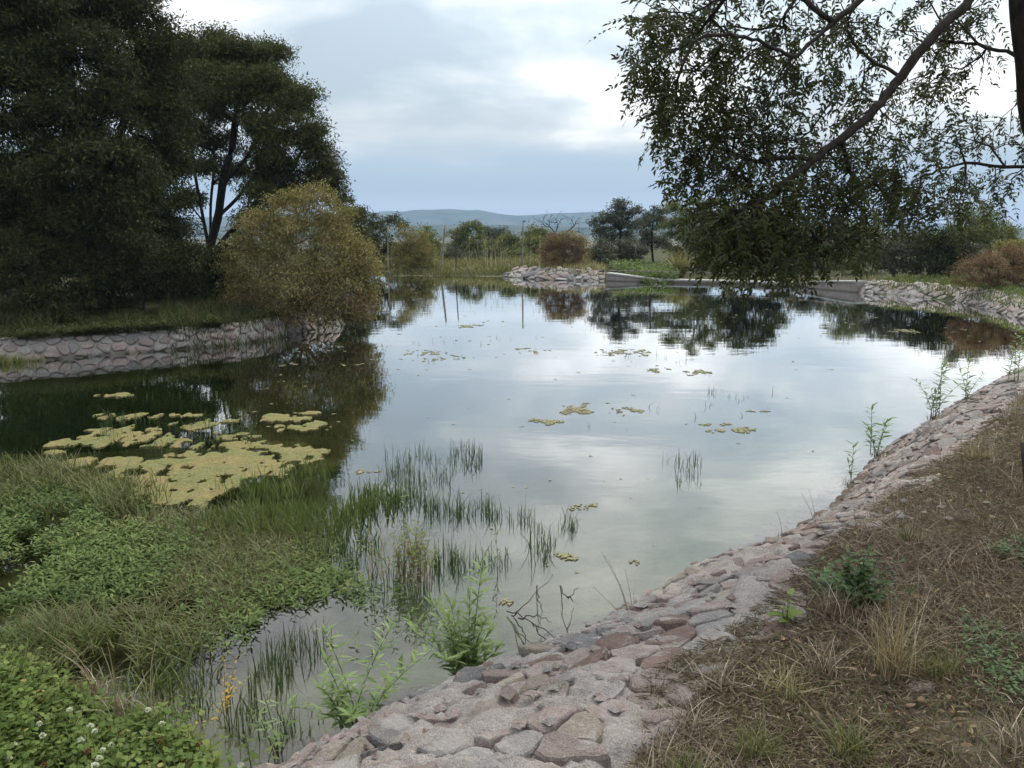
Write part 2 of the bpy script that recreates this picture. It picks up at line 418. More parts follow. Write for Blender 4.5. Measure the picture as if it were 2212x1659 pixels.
def water_mat():
    m, t = newmat('water')
    pos = t.add('ShaderNodeNewGeometry').outputs['Position']
    v = t.add('ShaderNodeMapping', {'Vector': pos, 'Scale': (.45, 1.0, 1)}).outputs[0]
    n1 = t.noise(v, 1.3, 3, .5); n2 = t.noise(v, 9.0, 3, .5)
    b = t.add('ShaderNodeBump', {'Strength': .06, 'Distance': .05, 'Height': t.math('ADD', n1, t.math('MULTIPLY', n2, .12))})
    f0 = t.add('ShaderNodeFresnel', {'IOR': 1.36, 'Normal': b.outputs[0]}).outputs[0]
    fr = t.math('MULTIPLY', f0, t.mapr(f0, .05, .26, 1.15, 1.85), clamp=True)
    gl = t.add('ShaderNodeBsdfGlossy', {'Color': (.97, .98, 1), 'Roughness': .012, 'Normal': b.outputs[0]})
    tr = t.add('ShaderNodeBsdfTransparent', {'Color': (.97, .98, .97)})
    mx = t.add('ShaderNodeMixShader', {0: fr, 1: tr, 2: gl})
    ab = t.add('ShaderNodeVolumeAbsorption', {'Color': (.42, .60, .38), 'Density': .85})
    t.add('ShaderNodeOutputMaterial', {'Surface': mx, 'Volume': ab}); return m
water_mat()

def algae_mat(name, c1, c2, c3, c4):
    m, t = newmat(name)
    pos = t.add('ShaderNodeNewGeometry').outputs['Position']
    n = t.noise(pos, 38.0, 5, .7); n1 = t.noise(pos, 2.2, 5, .6)
    c = t.mix(t.mapr(n1, .36, .62), c1, c2); c = t.mix(t.mapr(n, .46, .68, 0, .75), c, c3)
    c = t.mix(t.mapr(t.noise(pos, 70.0, 4, .65), .52, .66, 0, .7), c, c4)
    b = t.add('ShaderNodeBump', {'Strength': 1, 'Distance': .02, 'Height': n})
    p = t.add('ShaderNodeBsdfPrincipled', {'Base Color': c, 'Roughness': .85, 'Normal': b.outputs[0], 'Specular IOR Level': .2})
    t.add('ShaderNodeOutputMaterial', {'Surface': p}); return m
algae_mat('algae', (.235, .18, .068), (.16, .16, .052), (.30, .255, .12), (.075, .07, .024))
algae_mat('algae_pale', (.30, .25, .14), (.25, .235, .115), (.38, .34, .22), (.16, .14, .075))

def hill_mat(name, c1, c2):
    m, t = newmat(name)
    pos = t.add('ShaderNodeNewGeometry').outputs['Position']
    n = t.noise(pos, .012, 8, .7)
    c = t.mix(t.mapr(n, .4, .62), c1, c2)
    p = t.add('ShaderNodeBsdfPrincipled', {'Base Color': c, 'Roughness': 1.0, 'Specular IOR Level': 0})
    t.add('ShaderNodeOutputMaterial', {'Surface': p}); return m
hill_mat('hill', (.035, .045, .025), (.10, .09, .055))

# ------------------------------------------------------------------ the pond's outline and the land
def px_line(l): return [tuple(P(a, b)[:2]) for a, b in l]
RIGHT = [(-2.0, 2.35), (-1.55, 2.92), (-1.06, 3.48)] + px_line([(800, 1560), (1000, 1490), (1180, 1400), (1310, 1320), (1480, 1270), (1620, 1190), (1780, 1090), (1870, 990), (1975, 920), (2050, 880)]) + [(8.3, 13.9), (10.6, 16.2)]
OFFR = [(14.5, 17.0), (16.0, 20.0)]
RFAR = px_line([(2212, 690), (2080, 655), (1960, 640), (1850, 632)])
SPILL = px_line([(1850, 632), (1760, 624), (1700, 620), (1560, 614), (1430, 611), (1310, 607)])
ISLE = px_line([(1310, 607), (1220, 606), (1150, 603), (1085, 597)])
REED = px_line([(1085, 597), (950, 595), (820, 595)])
BACK = [(-7.4, 40), (-6.6, 32), (-5.2, 25)]
LEFT = px_line([(745, 703), (700, 712), (640, 722), (560, 738), (450, 750), (300, 762), (140, 775), (0, 785)]) + [(-11.5, 14.2)]
MARSH = [(-14, 11), (-12.5, 6.4), (-6, 5.0), (-3.3, 4.55), (-2.45, 4.1), (-2.1, 3.5), (-2.2, 2.6)]
SECT = [('R', RIGHT), ('O', OFFR), ('K', RFAR), ('S', SPILL[1:]), ('I', ISLE[1:]), ('F', REED[1:]), ('B', BACK), ('L', LEFT), ('M', MARSH)]
POLY, ETYPE = [], []
for ty, pts in SECT:
    for q in pts: POLY.append(q); ETYPE.append(ty)
POLY = np.array(POLY)
# edge i runs from i to i+1; its kind is that of its end point unless it starts a new run
PROF = {'R': [(-4, -1.1), (-2, -.5), (-.8, -.22), (0, -.09), (.1, 0), (.4, .27), (.8, .60), (1.3, .80), (2.6, .90), (9, .95)],
        'O': [(-3, -1), (0, 0), (.5, .3), (3, .7), (20, .9)],
        'K': [(-4, -1), (0, 0), (.25, .22), (.6, .42), (1.6, .52), (9, .62)],
        'S': [(-3, -1), (0, -.2), (.5, .05), (3, .12), (9, .4)],
        'I': [(-3, -1), (0, 0), (.4, .2), (.95, .40), (1.5, .46), (4, .45), (9, .4)],
        'F': [(-3, -.8), (0, 0), (.5, .08), (3, .2), (9, .4)],
        'B': [(-3, -1), (0, 0), (.6, .35), (3, .55), (9, .6)],
        'L': [(-3, -1), (-.3, -.25), (0, 0), (.08, .19), (.18, .33), (.4, .39), (2, .55), (6, .8), (20, 1.0)],
        'M': [(-3, -.42), (-1, -.25), (0, 0), (.6, .16), (2, .35), (9, .7)]}

def seg_dist(X, Y):
    A = POLY; B = np.roll(POLY, -1, 0); n = len(A)
    sh = X.shape; X = X.ravel(); Y = Y.ravel()
    best = np.full(X.shape, 1e9); inside = np.zeros(X.shape, bool); D = np.empty((n, len(X)), np.float32)
    for i in range(n):
        ax, ay = A[i]; bx, by = B[i]; dx, dy = bx - ax, by - ay
        t = np.clip(((X - ax) * dx + (Y - ay) * dy) / (dx * dx + dy * dy), 0, 1)
        d = np.hypot(X - ax - t * dx, Y - ay - t * dy); D[i] = d
        c = ((ay > Y) != (by > Y)) & (X < (bx - ax) * (Y - ay) / (by - ay + 1e-12) + ax)
        inside ^= c
    return D, inside, sh
def height(X, Y, sink=True):
    X = np.asarray(X, float); Y = np.asarray(Y, float)
    D, ins, sh = seg_dist(X, Y); dmin = D.min(0); sd = np.where(ins, -dmin, dmin)
    W = np.zeros_like(sd); Z = np.zeros_like(sd); cache = {}
    for i in range(len(POLY)):
        j = (i + 1) % len(POLY); ty = ETYPE[j] if ETYPE[j] == ETYPE[i] else ('S' if (ETYPE[i], ETYPE[j]) == ('K', 'S') else 'I' if (ETYPE[i], ETYPE[j]) == ('S', 'I') else 'F' if (ETYPE[i], ETYPE[j]) == ('I', 'F') else ETYPE[i])
        if ty not in cache:
            a = np.array(PROF[ty]); cache[ty] = np.interp(sd, a[:, 0], a[:, 1])
            if sink and ty in 'RLIK':   # under the stone facing the soil lies a little lower
                wd = {'R': np.interp(X.ravel(), [.2, 1.5], [1.85, 1.25]), 'L': .32, 'I': 1.1, 'K': .6}[ty]
                cache[ty] = cache[ty] - .09 * np.clip((wd + .12 - sd) / .14, 0, 1)
        w = 1 / (np.maximum(D[i] - dmin, 0) + .06) ** 3
        W += w; Z += w * cache[ty]
    Z = Z / W; x, y = X.ravel(), Y.ravel()
    out = np.clip(sd / 1.5, 0, 1)
    Z = Z + out * (.06 * fbm(x * .9, y * .9) + .25 * np.clip(sd / 20, 0, 1) * fbm(x * .08, y * .08)) + np.where(sd < -.2, .10 * fbm(x * 1.3, y * 1.3, 3.3), 0)
    # the land falls away to the valley behind the pond
    r = np.hypot(x, y - 10)
    Z = Z - np.interp(r, [70, 160, 420, 1200], [0, 2.5, 9, 13]) + np.interp(r, [120, 400, 1500], [0, 2, 9]) * fbm(x * .004, y * .004, 1.7)
    Z = np.where((sd > .05) & (r < 70), np.maximum(Z, .03), Z)
    return Z.reshape(sh)

def build_ground():
    k, A = 8.0, 2.68
    u = np.linspace(-1, 1, 520); v = np.linspace(-.52, 1.0, 400)
    xs = A * np.sinh(k * u) ; ys = 6 + A * np.sinh(k * v)
    X, Y = np.meshgrid(xs, ys)
    Z = height(X, Y)
    n, m = X.shape; i = np.arange(n * m).reshape(n, m)
    F = np.concatenate([np.stack([i[:-1, :-1], i[:-1, 1:], i[1:, 1:]], -1).reshape(-1, 3), np.stack([i[:-1, :-1], i[1:, 1:], i[1:, :-1]], -1).reshape(-1, 3)])
    g = Geo().add(np.stack([X, Y, Z], -1).reshape(-1, 3), F)
    tag(g.build('ground', MATS['ground'], smooth=True), kind='structure')
build_ground()

def build_water():
    g = Geo(); x0, x1, y0, y1 = -15.5, 19, 2.6, 46
    g.add([(x0, y0, 0), (x1, y0, 0), (x1, y1, 0), (x0, y1, 0)], [(0, 1, 2), (0, 2, 3)])
    tag(g.build('pond_water', MATS['water']), kind='structure')
build_water()

def build_hills():
    def ridge(name, y0, y1, xs, tops, rough, nx=260, ny=36):
        X, V = np.meshgrid(np.linspace(-4200, 4200, nx), np.linspace(0, 1, ny)); Y = y0 + (y1 - y0) * V
        top = np.interp(X, xs, tops)
        prof = np.sin(np.clip(V, 0, 1) * np.pi) ** .8
        Z = -16 + (top + 16) * prof * (1 + rough * fbm(X * .006, Y * .006, o=5) * (1 - prof * .6)) + rough * 18 * fbm(X * .011, V * 3, 2.2)
        i = np.arange(nx * ny).reshape(ny, nx)
        F = np.concatenate([np.stack([i[:-1, :-1], i[:-1, 1:], i[1:, 1:]], -1).reshape(-1, 3), np.stack([i[:-1, :-1], i[1:, 1:], i[1:, :-1]], -1).reshape(-1, 3)])
        tag(Geo().add(np.stack([X, Y, Z], -1).reshape(-1, 3), F).build(name, MATS['hill'], smooth=True), kind='structure')
    D = 3000
    pts = [(-400, 462), (400, 466), (700, 462), (800, 460), (840, 457), (870, 459), (900, 456), (940, 456), (975, 455), (1010, 457), (1040, 456), (1080, 461), (1120, 463), (1165, 461), (1200, 459), (1280, 458), (1420, 456), (1700, 462), (2000, 474), (2140, 480), (2212, 484), (2700, 478)]
    w = [PD(a, 459 + (b - 459) * 1.6, D) for a, b in pts]
    ridge('far_hills', 2500, 3500, [-4200] + [q[0] for q in w] + [4200], [45] + [q[2] for q in w] + [30], .25)
    w = [PD(a, b, 1650) for a, b in [(300, 490), (860, 487), (960, 484), (1060, 485), (1180, 488), (1300, 490), (1700, 492), (2212, 493)]]
    ridge('low_hills', 1350, 1950, [-4200] + [q[0] for q in w] + [4200], [2] + [q[2] for q in w] + [0], .18)
build_hills()

def build_haze():
    m, t = newmat('haze')
    v = t.add('ShaderNodeVolumePrincipled', {'Color': (.42, .61, .86), 'Density': 2.6e-4, 'Anisotropy': .1})
    t.add('ShaderNodeOutputMaterial', {'Volume': v})
    x0, x1, y0, y1, z0, z1 = -4300, 4300, -300, 4100, -45, 75
    c = [(x, y, z) for z in (z0, z1) for y in (y0, y1) for x in (x0, x1)]
    F = [(0, 2, 3), (0, 3, 1), (4, 5, 7), (4, 7, 6), (0, 1, 5), (0, 5, 4), (2, 6, 7), (2, 7, 3), (0, 4, 6), (0, 6, 2), (1, 3, 7), (1, 7, 5)]
    o = Geo().add(c, F).build('haze', m); tag(o, kind='stuff', label='thin blue haze in the air over the valley')
build_haze()

# ------------------------------------------------------------------ stone facings
def clip_poly(poly, p, nrm):
    out = []; k = len(poly)
    for i in range(k):
        a, b = poly[i], poly[(i + 1) % k]; da, db = np.dot(a - p, nrm), np.dot(b - p, nrm)
        if da <= 0: out.append(a)
        if (da < 0) != (db < 0) and abs(da - db) > 1e-12: out.append(a + (b - a) * da / (da - db))
    return out
def voronoi(S, T0, T1, n, asp=1.25, tries=14):
    pts = np.zeros((n, 2))
    for i in range(n):
        c = np.stack([rng.uniform(0, S, tries), rng.uniform(T0, T1, tries)], 1)
        if i:
            d = np.min(((c[:, None, 0] - pts[None, :i, 0]) / asp) ** 2 + (c[:, None, 1] - pts[None, :i, 1]) ** 2, 1) * rng.uniform(.12, 1, tries)
            pts[i] = c[np.argmax(d)]
        else: pts[i] = c[0]
    cells = []
    for i, p in enumerate(pts):
        d = np.hypot((pts[:, 0] - p[0]) / asp, pts[:, 1] - p[1]); nb = np.argsort(d)[1:20]
        poly = [np.array(q) for q in [(0, T0), (S, T0), (S, T1), (0, T1)]]
        for j in nb:
            q = pts[j]; poly = clip_poly(poly, (p + q) / 2, (q - p) / np.array([asp ** 2, 1]))
            if len(poly) < 3: break
        if len(poly) >= 3: cells.append((p, np.array(poly)))
    return cells

class Bank:
    def __init__(s, line, prof, side=1):
        c = curve([(a, b, 0) for a, b in line], 8)[:, :2]
        L = np.concatenate([[0], np.cumsum(np.hypot(*np.diff(c, axis=0).T))]); s.S = L[-1]
        k = int(s.S / .15) + 2; q = np.linspace(0, s.S, k); s.q = q
        c = np.stack([np.interp(q, L, c[:, i]) for i in (0, 1)], 1)
        ker = np.ones(5) / 5; pad = np.pad(c, ((2, 2), (0, 0)), 'edge'); pad[:2] = c[0]; pad[-2:] = c[-1]
        s.c = np.stack([np.convolve(pad[:, i], ker, 'valid') for i in (0, 1)], 1)
        tg = unit(np.gradient(s.c, axis=0)); nn = np.stack([tg[:, 1], -tg[:, 0]], 1) * side
        pad = np.pad(nn, ((6, 6), (0, 0)), 'edge'); s.n = unit(np.stack([np.convolve(pad[:, i], np.ones(13) / 13, 'valid') for i in (0, 1)], 1))
        p = np.array(prof, float); a = np.concatenate([[0], np.cumsum(np.hypot(*np.diff(p, axis=0).T))])
        s.t0 = np.interp(0, p[:, 0], a); s.a = a - s.t0; s.p = p
    def pos(s, S, T, h=0.0):
        S = np.asarray(S, float); T = np.asarray(T, float)
        def at(S, T):
            cx, cy_ = np.interp(S, s.q, s.c[:, 0]), np.interp(S, s.q, s.c[:, 1]); nx, ny = np.interp(S, s.q, s.n[:, 0]), np.interp(S, s.q, s.n[:, 1])
            d, z = np.interp(T, s.a, s.p[:, 0]), np.interp(T, s.a, s.p[:, 1])
            return np.stack([cx + nx * d, cy_ + ny * d, z], -1)
        p = at(S, T); e = .05
        du = at(S + e, T) - at(S - e, T); dv = at(S, T + e) - at(S, T - e)
        N = unit(np.cross(du, dv)); N = N * np.sign(N[..., 2:3] + 1e-6)
        return p + N * np.asarray(h)[..., None]

def stone_bank(name, label, cat, bank, T0, T1, n, gap, bump, seedoff=0.0, weights=(.3, .32, .14, .12, .12), pts=12, mortar_amp=.02, ds=.045, skip=.06, rough=1.0, group=None, round_=2, tmax=None, mortar_up=-.005, cut=.2, facet=False):
    c0 = bank.pos(bank.S / 2, (max(T0, 0) + T1) / 2)
    root = thing(name, (c0[0], c0[1], 0), label, cat, group)
    S, T = np.meshgrid(np.linspace(0, bank.S, int(bank.S / ds) + 2), np.linspace(T0 - .1, T1 + .12, int((T1 - T0 + .22) / ds) + 2))
    hh = mortar_amp * (1.3 * fbm(S * 3.1, T * 3.1, seedoff) + 1.0 * fbm(S * 8, T * 8, seedoff + 4) + .7 * fbm(S * 21, T * 21, seedoff + 7) + .4 * fbm(S * 50, T * 50, seedoff + 9)) + mortar_up
    TM = T1 if tmax is None else np.interp(S, *tmax) + .12 * fbm(S * 1.7, S * 0, 2.0)
    hh = hh - np.clip((T - TM) / .12, 0, 1) * .12
    V = bank.pos(S, T, hh); r, c = S.shape; i = np.arange(r * c).reshape(r, c)
    F = np.concatenate([np.stack([i[:-1, :-1], i[:-1, 1:], i[1:, 1:]], -1).reshape(-1, 3), np.stack([i[:-1, :-1], i[1:, 1:], i[1:, :-1]], -1).reshape(-1, 3)])
    Geo().add(V.reshape(-1, 3), F).build('mortar', MATS['mortar'], root, smooth=True)
    found = []
    for p, poly in voronoi(bank.S, T0, T1, n):
        if rng.random() < skip: continue
        cen = poly.mean(0); q = poly
        if tmax is not None and cen[1] > np.interp(cen[0], *tmax) - .04 + rng.normal(0, .06): continue
        for _ in range(round_):                          # soften the corners
            q = np.stack([q * (1 - cut) + np.roll(q, -1, 0) * cut, q * cut + np.roll(q, -1, 0) * (1 - cut)], 1).reshape(-1, 2)
        per = np.concatenate([[0], np.cumsum(np.hypot(*np.diff(np.vstack([q, q[:1]]), axis=0).T))])
        qq = np.vstack([q, q[:1]]); tt = np.linspace(0, per[-1], pts, endpoint=False)
        q = np.stack([np.interp(tt, per, qq[:, 0]), np.interp(tt, per, qq[:, 1])], 1)
        v = q - cen; ln = np.hypot(*v.T); size = ln.mean()
        if size < .035: continue
        gp = gap * rng.uniform(.6, 1.8)
        v = v * np.maximum(.45, 1 - gp / ln)[:, None] * (1 + rng.normal(0, .035 * rough, (pts, 1)))
        b = bump * rng.uniform(.35, 1.5) * min(1.3, size / .16); tilt = rng.normal(0, .13 * rough, 2)
        rings = [(1.04, -.06), (1.0, .42 * b), (.93, .90 * b), (.68, 1.0 * b), (.36, 1.0 * b)]
        Vs = []; sd_ = rng.uniform(0, 90)
        for sc, h in rings:
            w = v * sc; on = 1 if sc < 1.02 else 0
            nz = .34 * size * rough * fbm(w[:, 0] / size * 1.7, w[:, 1] / size * 1.7, sd_, 3)
            hz = h + on * ((w @ tilt) + nz * .55)
            Vs.append(bank.pos(cen[0] + w[:, 0], cen[1] + w[:, 1], hz))
        Vs.append(bank.pos(cen[0], cen[1], b * 1.0 + .12 * size * rough * fbm(0, 0, sd_, 3))[None]); V = np.concatenate(Vs); F = []
        for rr in range(4):
            for k in range(pts):
                a_, b_ = rr * pts + k, rr * pts + (k + 1) % pts
                F += [[a_, b_, b_ + pts], [a_, b_ + pts, a_ + pts]]
        F += [[4 * pts + k, 4 * pts + (k + 1) % pts, 5 * pts] for k in range(pts)]
        org = bank.pos(cen[0], cen[1])
        if bank.flip: F = [f[::-1] for f in F]
        m = rng.choice(5, p=weights)
        found.append((-size / np.hypot(org[0], org[1]) if org[2] > -.02 else 0, V, F, m, org))
    found.sort(key=lambda q: q[0])
    for _, V, F, m, org in found[:300]:
        Geo().add(V, F).build('stone', MATS[STONES[m]], root, smooth=not facet, origin=org)
    if len(found) > 300:
        g = Geo()
        for _, V, F, m, org in found[300:]: g.add(V, F, .5, int(m))
        tag(g.build('small_stones', [MATS[q] for q in STONES], root, smooth=not facet), kind='stuff')
    return root

bR = Bank(RIGHT[:-1], [(-.9, -.30), (-.4, -.17), (0, -.09), (.1, 0), (.4, .27), (.8, .60), (1.3, .80), (1.9, .86), (2.4, .88)], 1); bR.flip = False
# (profile measured along the slope)
stone_bank('stone_embankment', 'sloping embankment of pinkish rubble stones in mortar along the near right shore', 'embankment', bR, -.2, 2.25, 1600, .005, .024, 0.0, (.30, .44, .07, .04, .15), pts=14, mortar_amp=.038, mortar_up=-.002, cut=.14, facet=True, ds=.019, skip=.05, tmax=([0, 2.9, 3.8, 5.4, 18.5], [2.15, 2.0, 1.68, 1.5, 1.55]), round_=1)
def rubble(bank, n, lab):
    """small angular chips lodged between the facing stones"""
    g = Geo(); base = np.array([(1, 0, 0), (-1, 0, 0), (0, 1, 0), (0, -1, 0), (0, 0, 1), (0, 0, -1), (.7, .7, .3), (-.6, .6, .4)], float)
    Fo = [(0, 6, 4), (6, 2, 4), (2, 7, 4), (7, 1, 4), (1, 3, 4), (3, 0, 4), (6, 0, 5), (2, 6, 5), (7, 2, 5), (1, 7, 5), (3, 1, 5), (0, 3, 5)]
    for k in range(n):
        S_ = bank.S * rng.random() ** 1.5; T_ = rng.uniform(.05, 1.95); r = rng.uniform(.010, .036) * (1 if rng.random() < .85 else 1.7)
        v = base * rng.uniform(.6, 1.25, (8, 1)) * np.array([1, rng.uniform(.5, 1), rng.uniform(.35, .7)]) * r; a = rng.uniform(0, 6.28); c_, s_ = math.cos(a), math.sin(a)
        v = np.stack([v[:, 0] * c_ - v[:, 1] * s_, v[:, 0] * s_ + v[:, 1] * c_, v[:, 2]], 1)
        g.add(v + bank.pos(S_, T_, .012 + .3 * r), Fo, .5, int(rng.choice(5, p=(.35, .42, .05, .05, .13))))
    tag(g.build('rubble_chips', [MATS[q] for q in STONES]), lab, 'rubble', kind='stuff')
rubble(bR, 900, 'small angular chips lodged between the stones of the near embankment')
bL = Bank(LEFT, [(-.3, -.28), (0, 0), (.08, .19), (.18, .33), (.4, .39), (.8, .44)], 1); bL.flip = False
stone_bank('stone_wall', 'low wall of rounded stones in pale mortar below the dark trees', 'wall', bL, -.15, .62, 170, .018, .036, 5.0, (.46, .38, .03, .04, .09), pts=12, mortar_amp=.012, skip=.04, rough=.8, mortar_up=-.012)
bI = Bank(ISLE, [(-.3, -.2), (0, 0), (.4, .2), (.95, .40), (1.5, .46)], 1); bI.flip = False
stone_bank('stone_embankment', 'pale stone pitching on the far shore below the rust brown bush', 'embankment', bI, -.1, 1.25, 60, .02, .06, 9.0, (.5, .3, .03, .07, .1), pts=10, mortar_amp=.03, ds=.1, rough=1.2)
bK = Bank(RFAR, [(-.3, -.2), (0, 0), (.25, .22), (.6, .42), (1.2, .47)], 1); bK.flip = False
stone_bank('stone_embankment', 'grey stone edging of the far right shore with grass on top', 'embankment', bK, -.1, .82, 120, .015, .04, 14.0, (.55, .25, .02, .04, .14), pts=10, mortar_amp=.03, ds=.1, rough=1.2)

# ------------------------------------------------------------------ the spillway on the far shore
def build_spillway():
    line = curve([(a, b, 0) for a, b in SPILL], 6)[:, :2]
    px = np.array([1850, 1790, 1745, 1700, 1560, 1430, 1395, 1360, 1310]); top = np.array([.42, .36, .26, .17, .15, .15, .2, .28, .36])
    Pp = np.array([P(a, b)[0] for a, b in zip([1850, 1760, 1700, 1560, 1430, 1310], [632, 624, 620, 614, 611, 607])])
    xs = np.interp(px, [1310, 1430, 1560, 1700, 1760, 1850], Pp[::-1])
    hz = np.interp(line[:, 0], xs[::-1], top[::-1]); tg = unit(np.gradient(line, axis=0)); nn = np.stack([tg[:, 1], -tg[:, 0]], 1)
    root = thing('spillway', (line[len(line) // 2][0], line[len(line) // 2][1], 0), 'low concrete spillway sill with sloping wing walls on the far shore', 'spillway')
    def prism(front, back, lo, hi):
        a = np.stack([line[:, 0] + nn[:, 0] * front, line[:, 1] + nn[:, 1] * front], 1); b = np.stack([line[:, 0] + nn[:, 0] * back, line[:, 1] + nn[:, 1] * back], 1)
        n = len(line); V = np.concatenate([np.c_[a, lo], np.c_[a, hi], np.c_[b, hi], np.c_[b, lo]]); F = []
        for i in range(n - 1):
            for k in range(4):
                p, q = k * n + i, ((k + 1) % 4) * n + i
                F += [[p, p + 1, q + 1], [p, q + 1, q]]
        for i in (0, n - 1): F += [[i, n + i, 2 * n + i], [i, 2 * n + i, 3 * n + i]]
        return V, F
    V, F = prism(-.02, .42, np.full(len(line), -.5), hz - .05); Geo().add(V, F).build('wall_face', MATS['mortar'], root)
    V, F = prism(-.06, .5, hz - .048, hz + .012); Geo().add(V, F).build('coping', MATS['concrete'], root)
    bS = Bank(SPILL, [(-.05, -.2), (-.03, 0), (-.02, .2), (-.01, .5)], 1); bS.flip = False
    lx = np.interp(bS.q, np.concatenate([[0], np.cumsum(np.hypot(*np.diff(line, axis=0).T))]), hz)
    for p, poly in voronoi(bS.S, -.05, .46, 360):
        cen = poly.mean(0)
        if poly[:, 1].max() > np.interp(cen[0], bS.q, lx) - .05: continue
        v = (poly - cen) * .9; k = len(v); V = np.concatenate([bS.pos(cen[0] + v[:, 0], cen[1] + v[:, 1], np.full(k, -.02)), bS.pos(cen[0] + v[:, 0] * .85, cen[1] + v[:, 1] * .85, np.full(k, .025)), bS.pos(cen[0], cen[1], .035)[None]])
        F = [f for i in range(k) for f in ([i, (i + 1) % k, k + (i + 1) % k], [i, k + (i + 1) % k, k + i], [k + i, k + (i + 1) % k, 2 * k])]
        Geo().add(V, F).build('stone', MATS[STONES[rng.choice(5, p=(.5, .3, .04, .04, .12))]], root, origin=bS.pos(cen[0], cen[1]))
    # a short sloping cheek wall behind the sill
    a, b = PD(1395, 602, 40.2), PD(1462, 602, 40.2); z0 = .05
    V = [(a[0], a[1], z0), (b[0], b[1], z0), (b[0], b[1], z0 + .52), (a[0], a[1], z0 + .16)]; V = V + [(x + .1, y + .35, z) for x, y, z in V]
    F = [(0, 1, 2), (0, 2, 3), (4, 6, 5), (4, 7, 6), (3, 2, 6), (3, 6, 7), (1, 5, 6), (1, 6, 2), (0, 3, 7), (0, 7, 4), (0, 4, 5), (0, 5, 1)]
    o = Geo().add(V, F).build('concrete_block', MATS['concrete'], origin=(a[0], a[1], z0)); tag(o, 'small concrete block with a sloping top behind the spillway sill', 'block')
build_spillway()

# ------------------------------------------------------------------ trees and bushes
def lob(px, py, D, r, ry=None, rd=None):
    c = PD(px, py, D); ry = ry or r
    return c, np.array([r * D / FPX, rd if rd else (r + ry) * .5 * D / FPX, ry * D / FPX])
def lobe_pts(c, rad, n, lo=.5, under=.35, clump=6.5):
    m = min(n, max(9, int(n / clump))); d = rsphere(m); flip = (d[:, 2] < -.15) & (rng.random(m) > under); d[flip, 2] *= -1
    r = lo + (1 - lo) * rng.random(m) ** .6; k = rng.integers(0, m, n)              # sprays gathered in tufts
    return c + (d * r[:, None])[k] * rad + np.clip(rng.normal(0, 1, (n, 3)), -1.8, 1.8) * np.array([1, 1, .55]) * rad.mean() * .21, d[k]
def tree(name, label, cat, base, trunk, lobes, tips, per, L, W, leafm, barkm='bark_dark', r0=.006, ex=.47, spread=.22, group=None, kind='diamond', step=.5, sag=.0, droop=.4, under=.35, lo=.5, tube=5, flat=.6, crown='crown', stem='trunk', extra=None):
    """base: ground point; trunk: list of polylines (first starts at base); lobes: clumps of the crown"""
    root = thing(name, tuple(base), label, cat, group)
    sk = Skel()
    for i, line in enumerate(trunk):
        pts = curve(line, 4, .0)
        if i == 0: sk.line(pts)
        else:
            j = int(np.argmin(np.sum((np.array(sk.p) - pts[0]) ** 2, 1))); sk.line(pts[1:], j)
    tot = sum(r.prod() ** (2 / 3) for _, r in lobes); T, Dd = [], []
    for c, r in lobes:
        n = max(3, int(tips * r.prod() ** (2 / 3) / tot)); p, d = lobe_pts(c, r, n, lo, under, 2.2 if cat in ('bush', 'shrub') else 6.5); T.append(p); Dd.append(d)
    T = np.concatenate(T); Dd = np.concatenate(Dd)
    sk.grow(T, step, sag)
    g = Geo(); sk.geo(g, r0, ex, sides=tube); g.build(stem, MATS[barkm], root, smooth=True)
    n = len(T) * per; ps = np.repeat(T, per, 0); dd = np.repeat(Dd, per, 0)
    off = np.clip(rng.normal(0, 1, (n, 3)), -1.7, 1.7) * np.array([1, 1, flat]) * spread * rng.uniform(.5, 1.3, (len(T), 1)).repeat(per, 0)
    Pt = ps + off
    D = rsphere(n) + dd * .5 + np.array([0, 0, -droop]); N = rsphere(n) * .9 + np.array([0, 0, .8])
    tone = np.clip(np.repeat(rng.normal(.45, .16, len(T)), per) + rng.normal(0, .18, n), 0, 1)
    g = Geo(); leaf_geo(g, Pt, D, N, L * rng.uniform(.6, 1.35, n), W * rng.uniform(.6, 1.3, n), tone, kind=kind)
    if extra: extra(g, T)
    g.build(crown, MATS[leafm], root)
    return root
def gz(x, y): return float(height(np.array([x]), np.array([y]))[0])
def onland(px, D):
    x = (px - 1106) / FPX * D; return np.array([x, D, gz(x, D)])     # a spot at that bearing and distance

# --- the dark trees on the left bank
b1 = np.array([-9.3, 19.5, gz(-9.3, 19.5)])
L1 = [(60, -40, 19, 120), (200, -60, 20, 120), (10, 90, 18.5, 100), (120, 70, 19, 105), (230, 60, 20, 100), (300, 110, 20.5, 85), (60, 190, 18, 85), (180, 165, 18.5, 90), (290, 200, 20, 85), (345, 180, 21, 70),
      (-60, 40, 19, 130), (-80, 200, 18, 120), (20, 300, 18, 80), (130, 270, 18, 80), (230, 270, 18.5, 80), (325, 270, 20, 75), (350, 340, 20.5, 60), (200, 360, 17.8, 70), (120, 380, 17.6, 70), (270, 380, 18.2, 65), (230, 450, 18, 60), (150, 460, 18, 60), (330, 420, 19.5, 55)]
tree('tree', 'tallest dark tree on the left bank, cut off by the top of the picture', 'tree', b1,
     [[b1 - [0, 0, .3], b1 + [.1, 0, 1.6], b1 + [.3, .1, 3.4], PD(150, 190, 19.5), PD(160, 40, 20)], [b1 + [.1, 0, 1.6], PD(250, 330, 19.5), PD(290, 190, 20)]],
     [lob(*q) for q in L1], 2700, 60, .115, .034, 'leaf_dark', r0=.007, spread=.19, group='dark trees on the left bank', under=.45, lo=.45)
b2 = np.array([-8.6, 22.5, gz(-8.6, 22.5)])
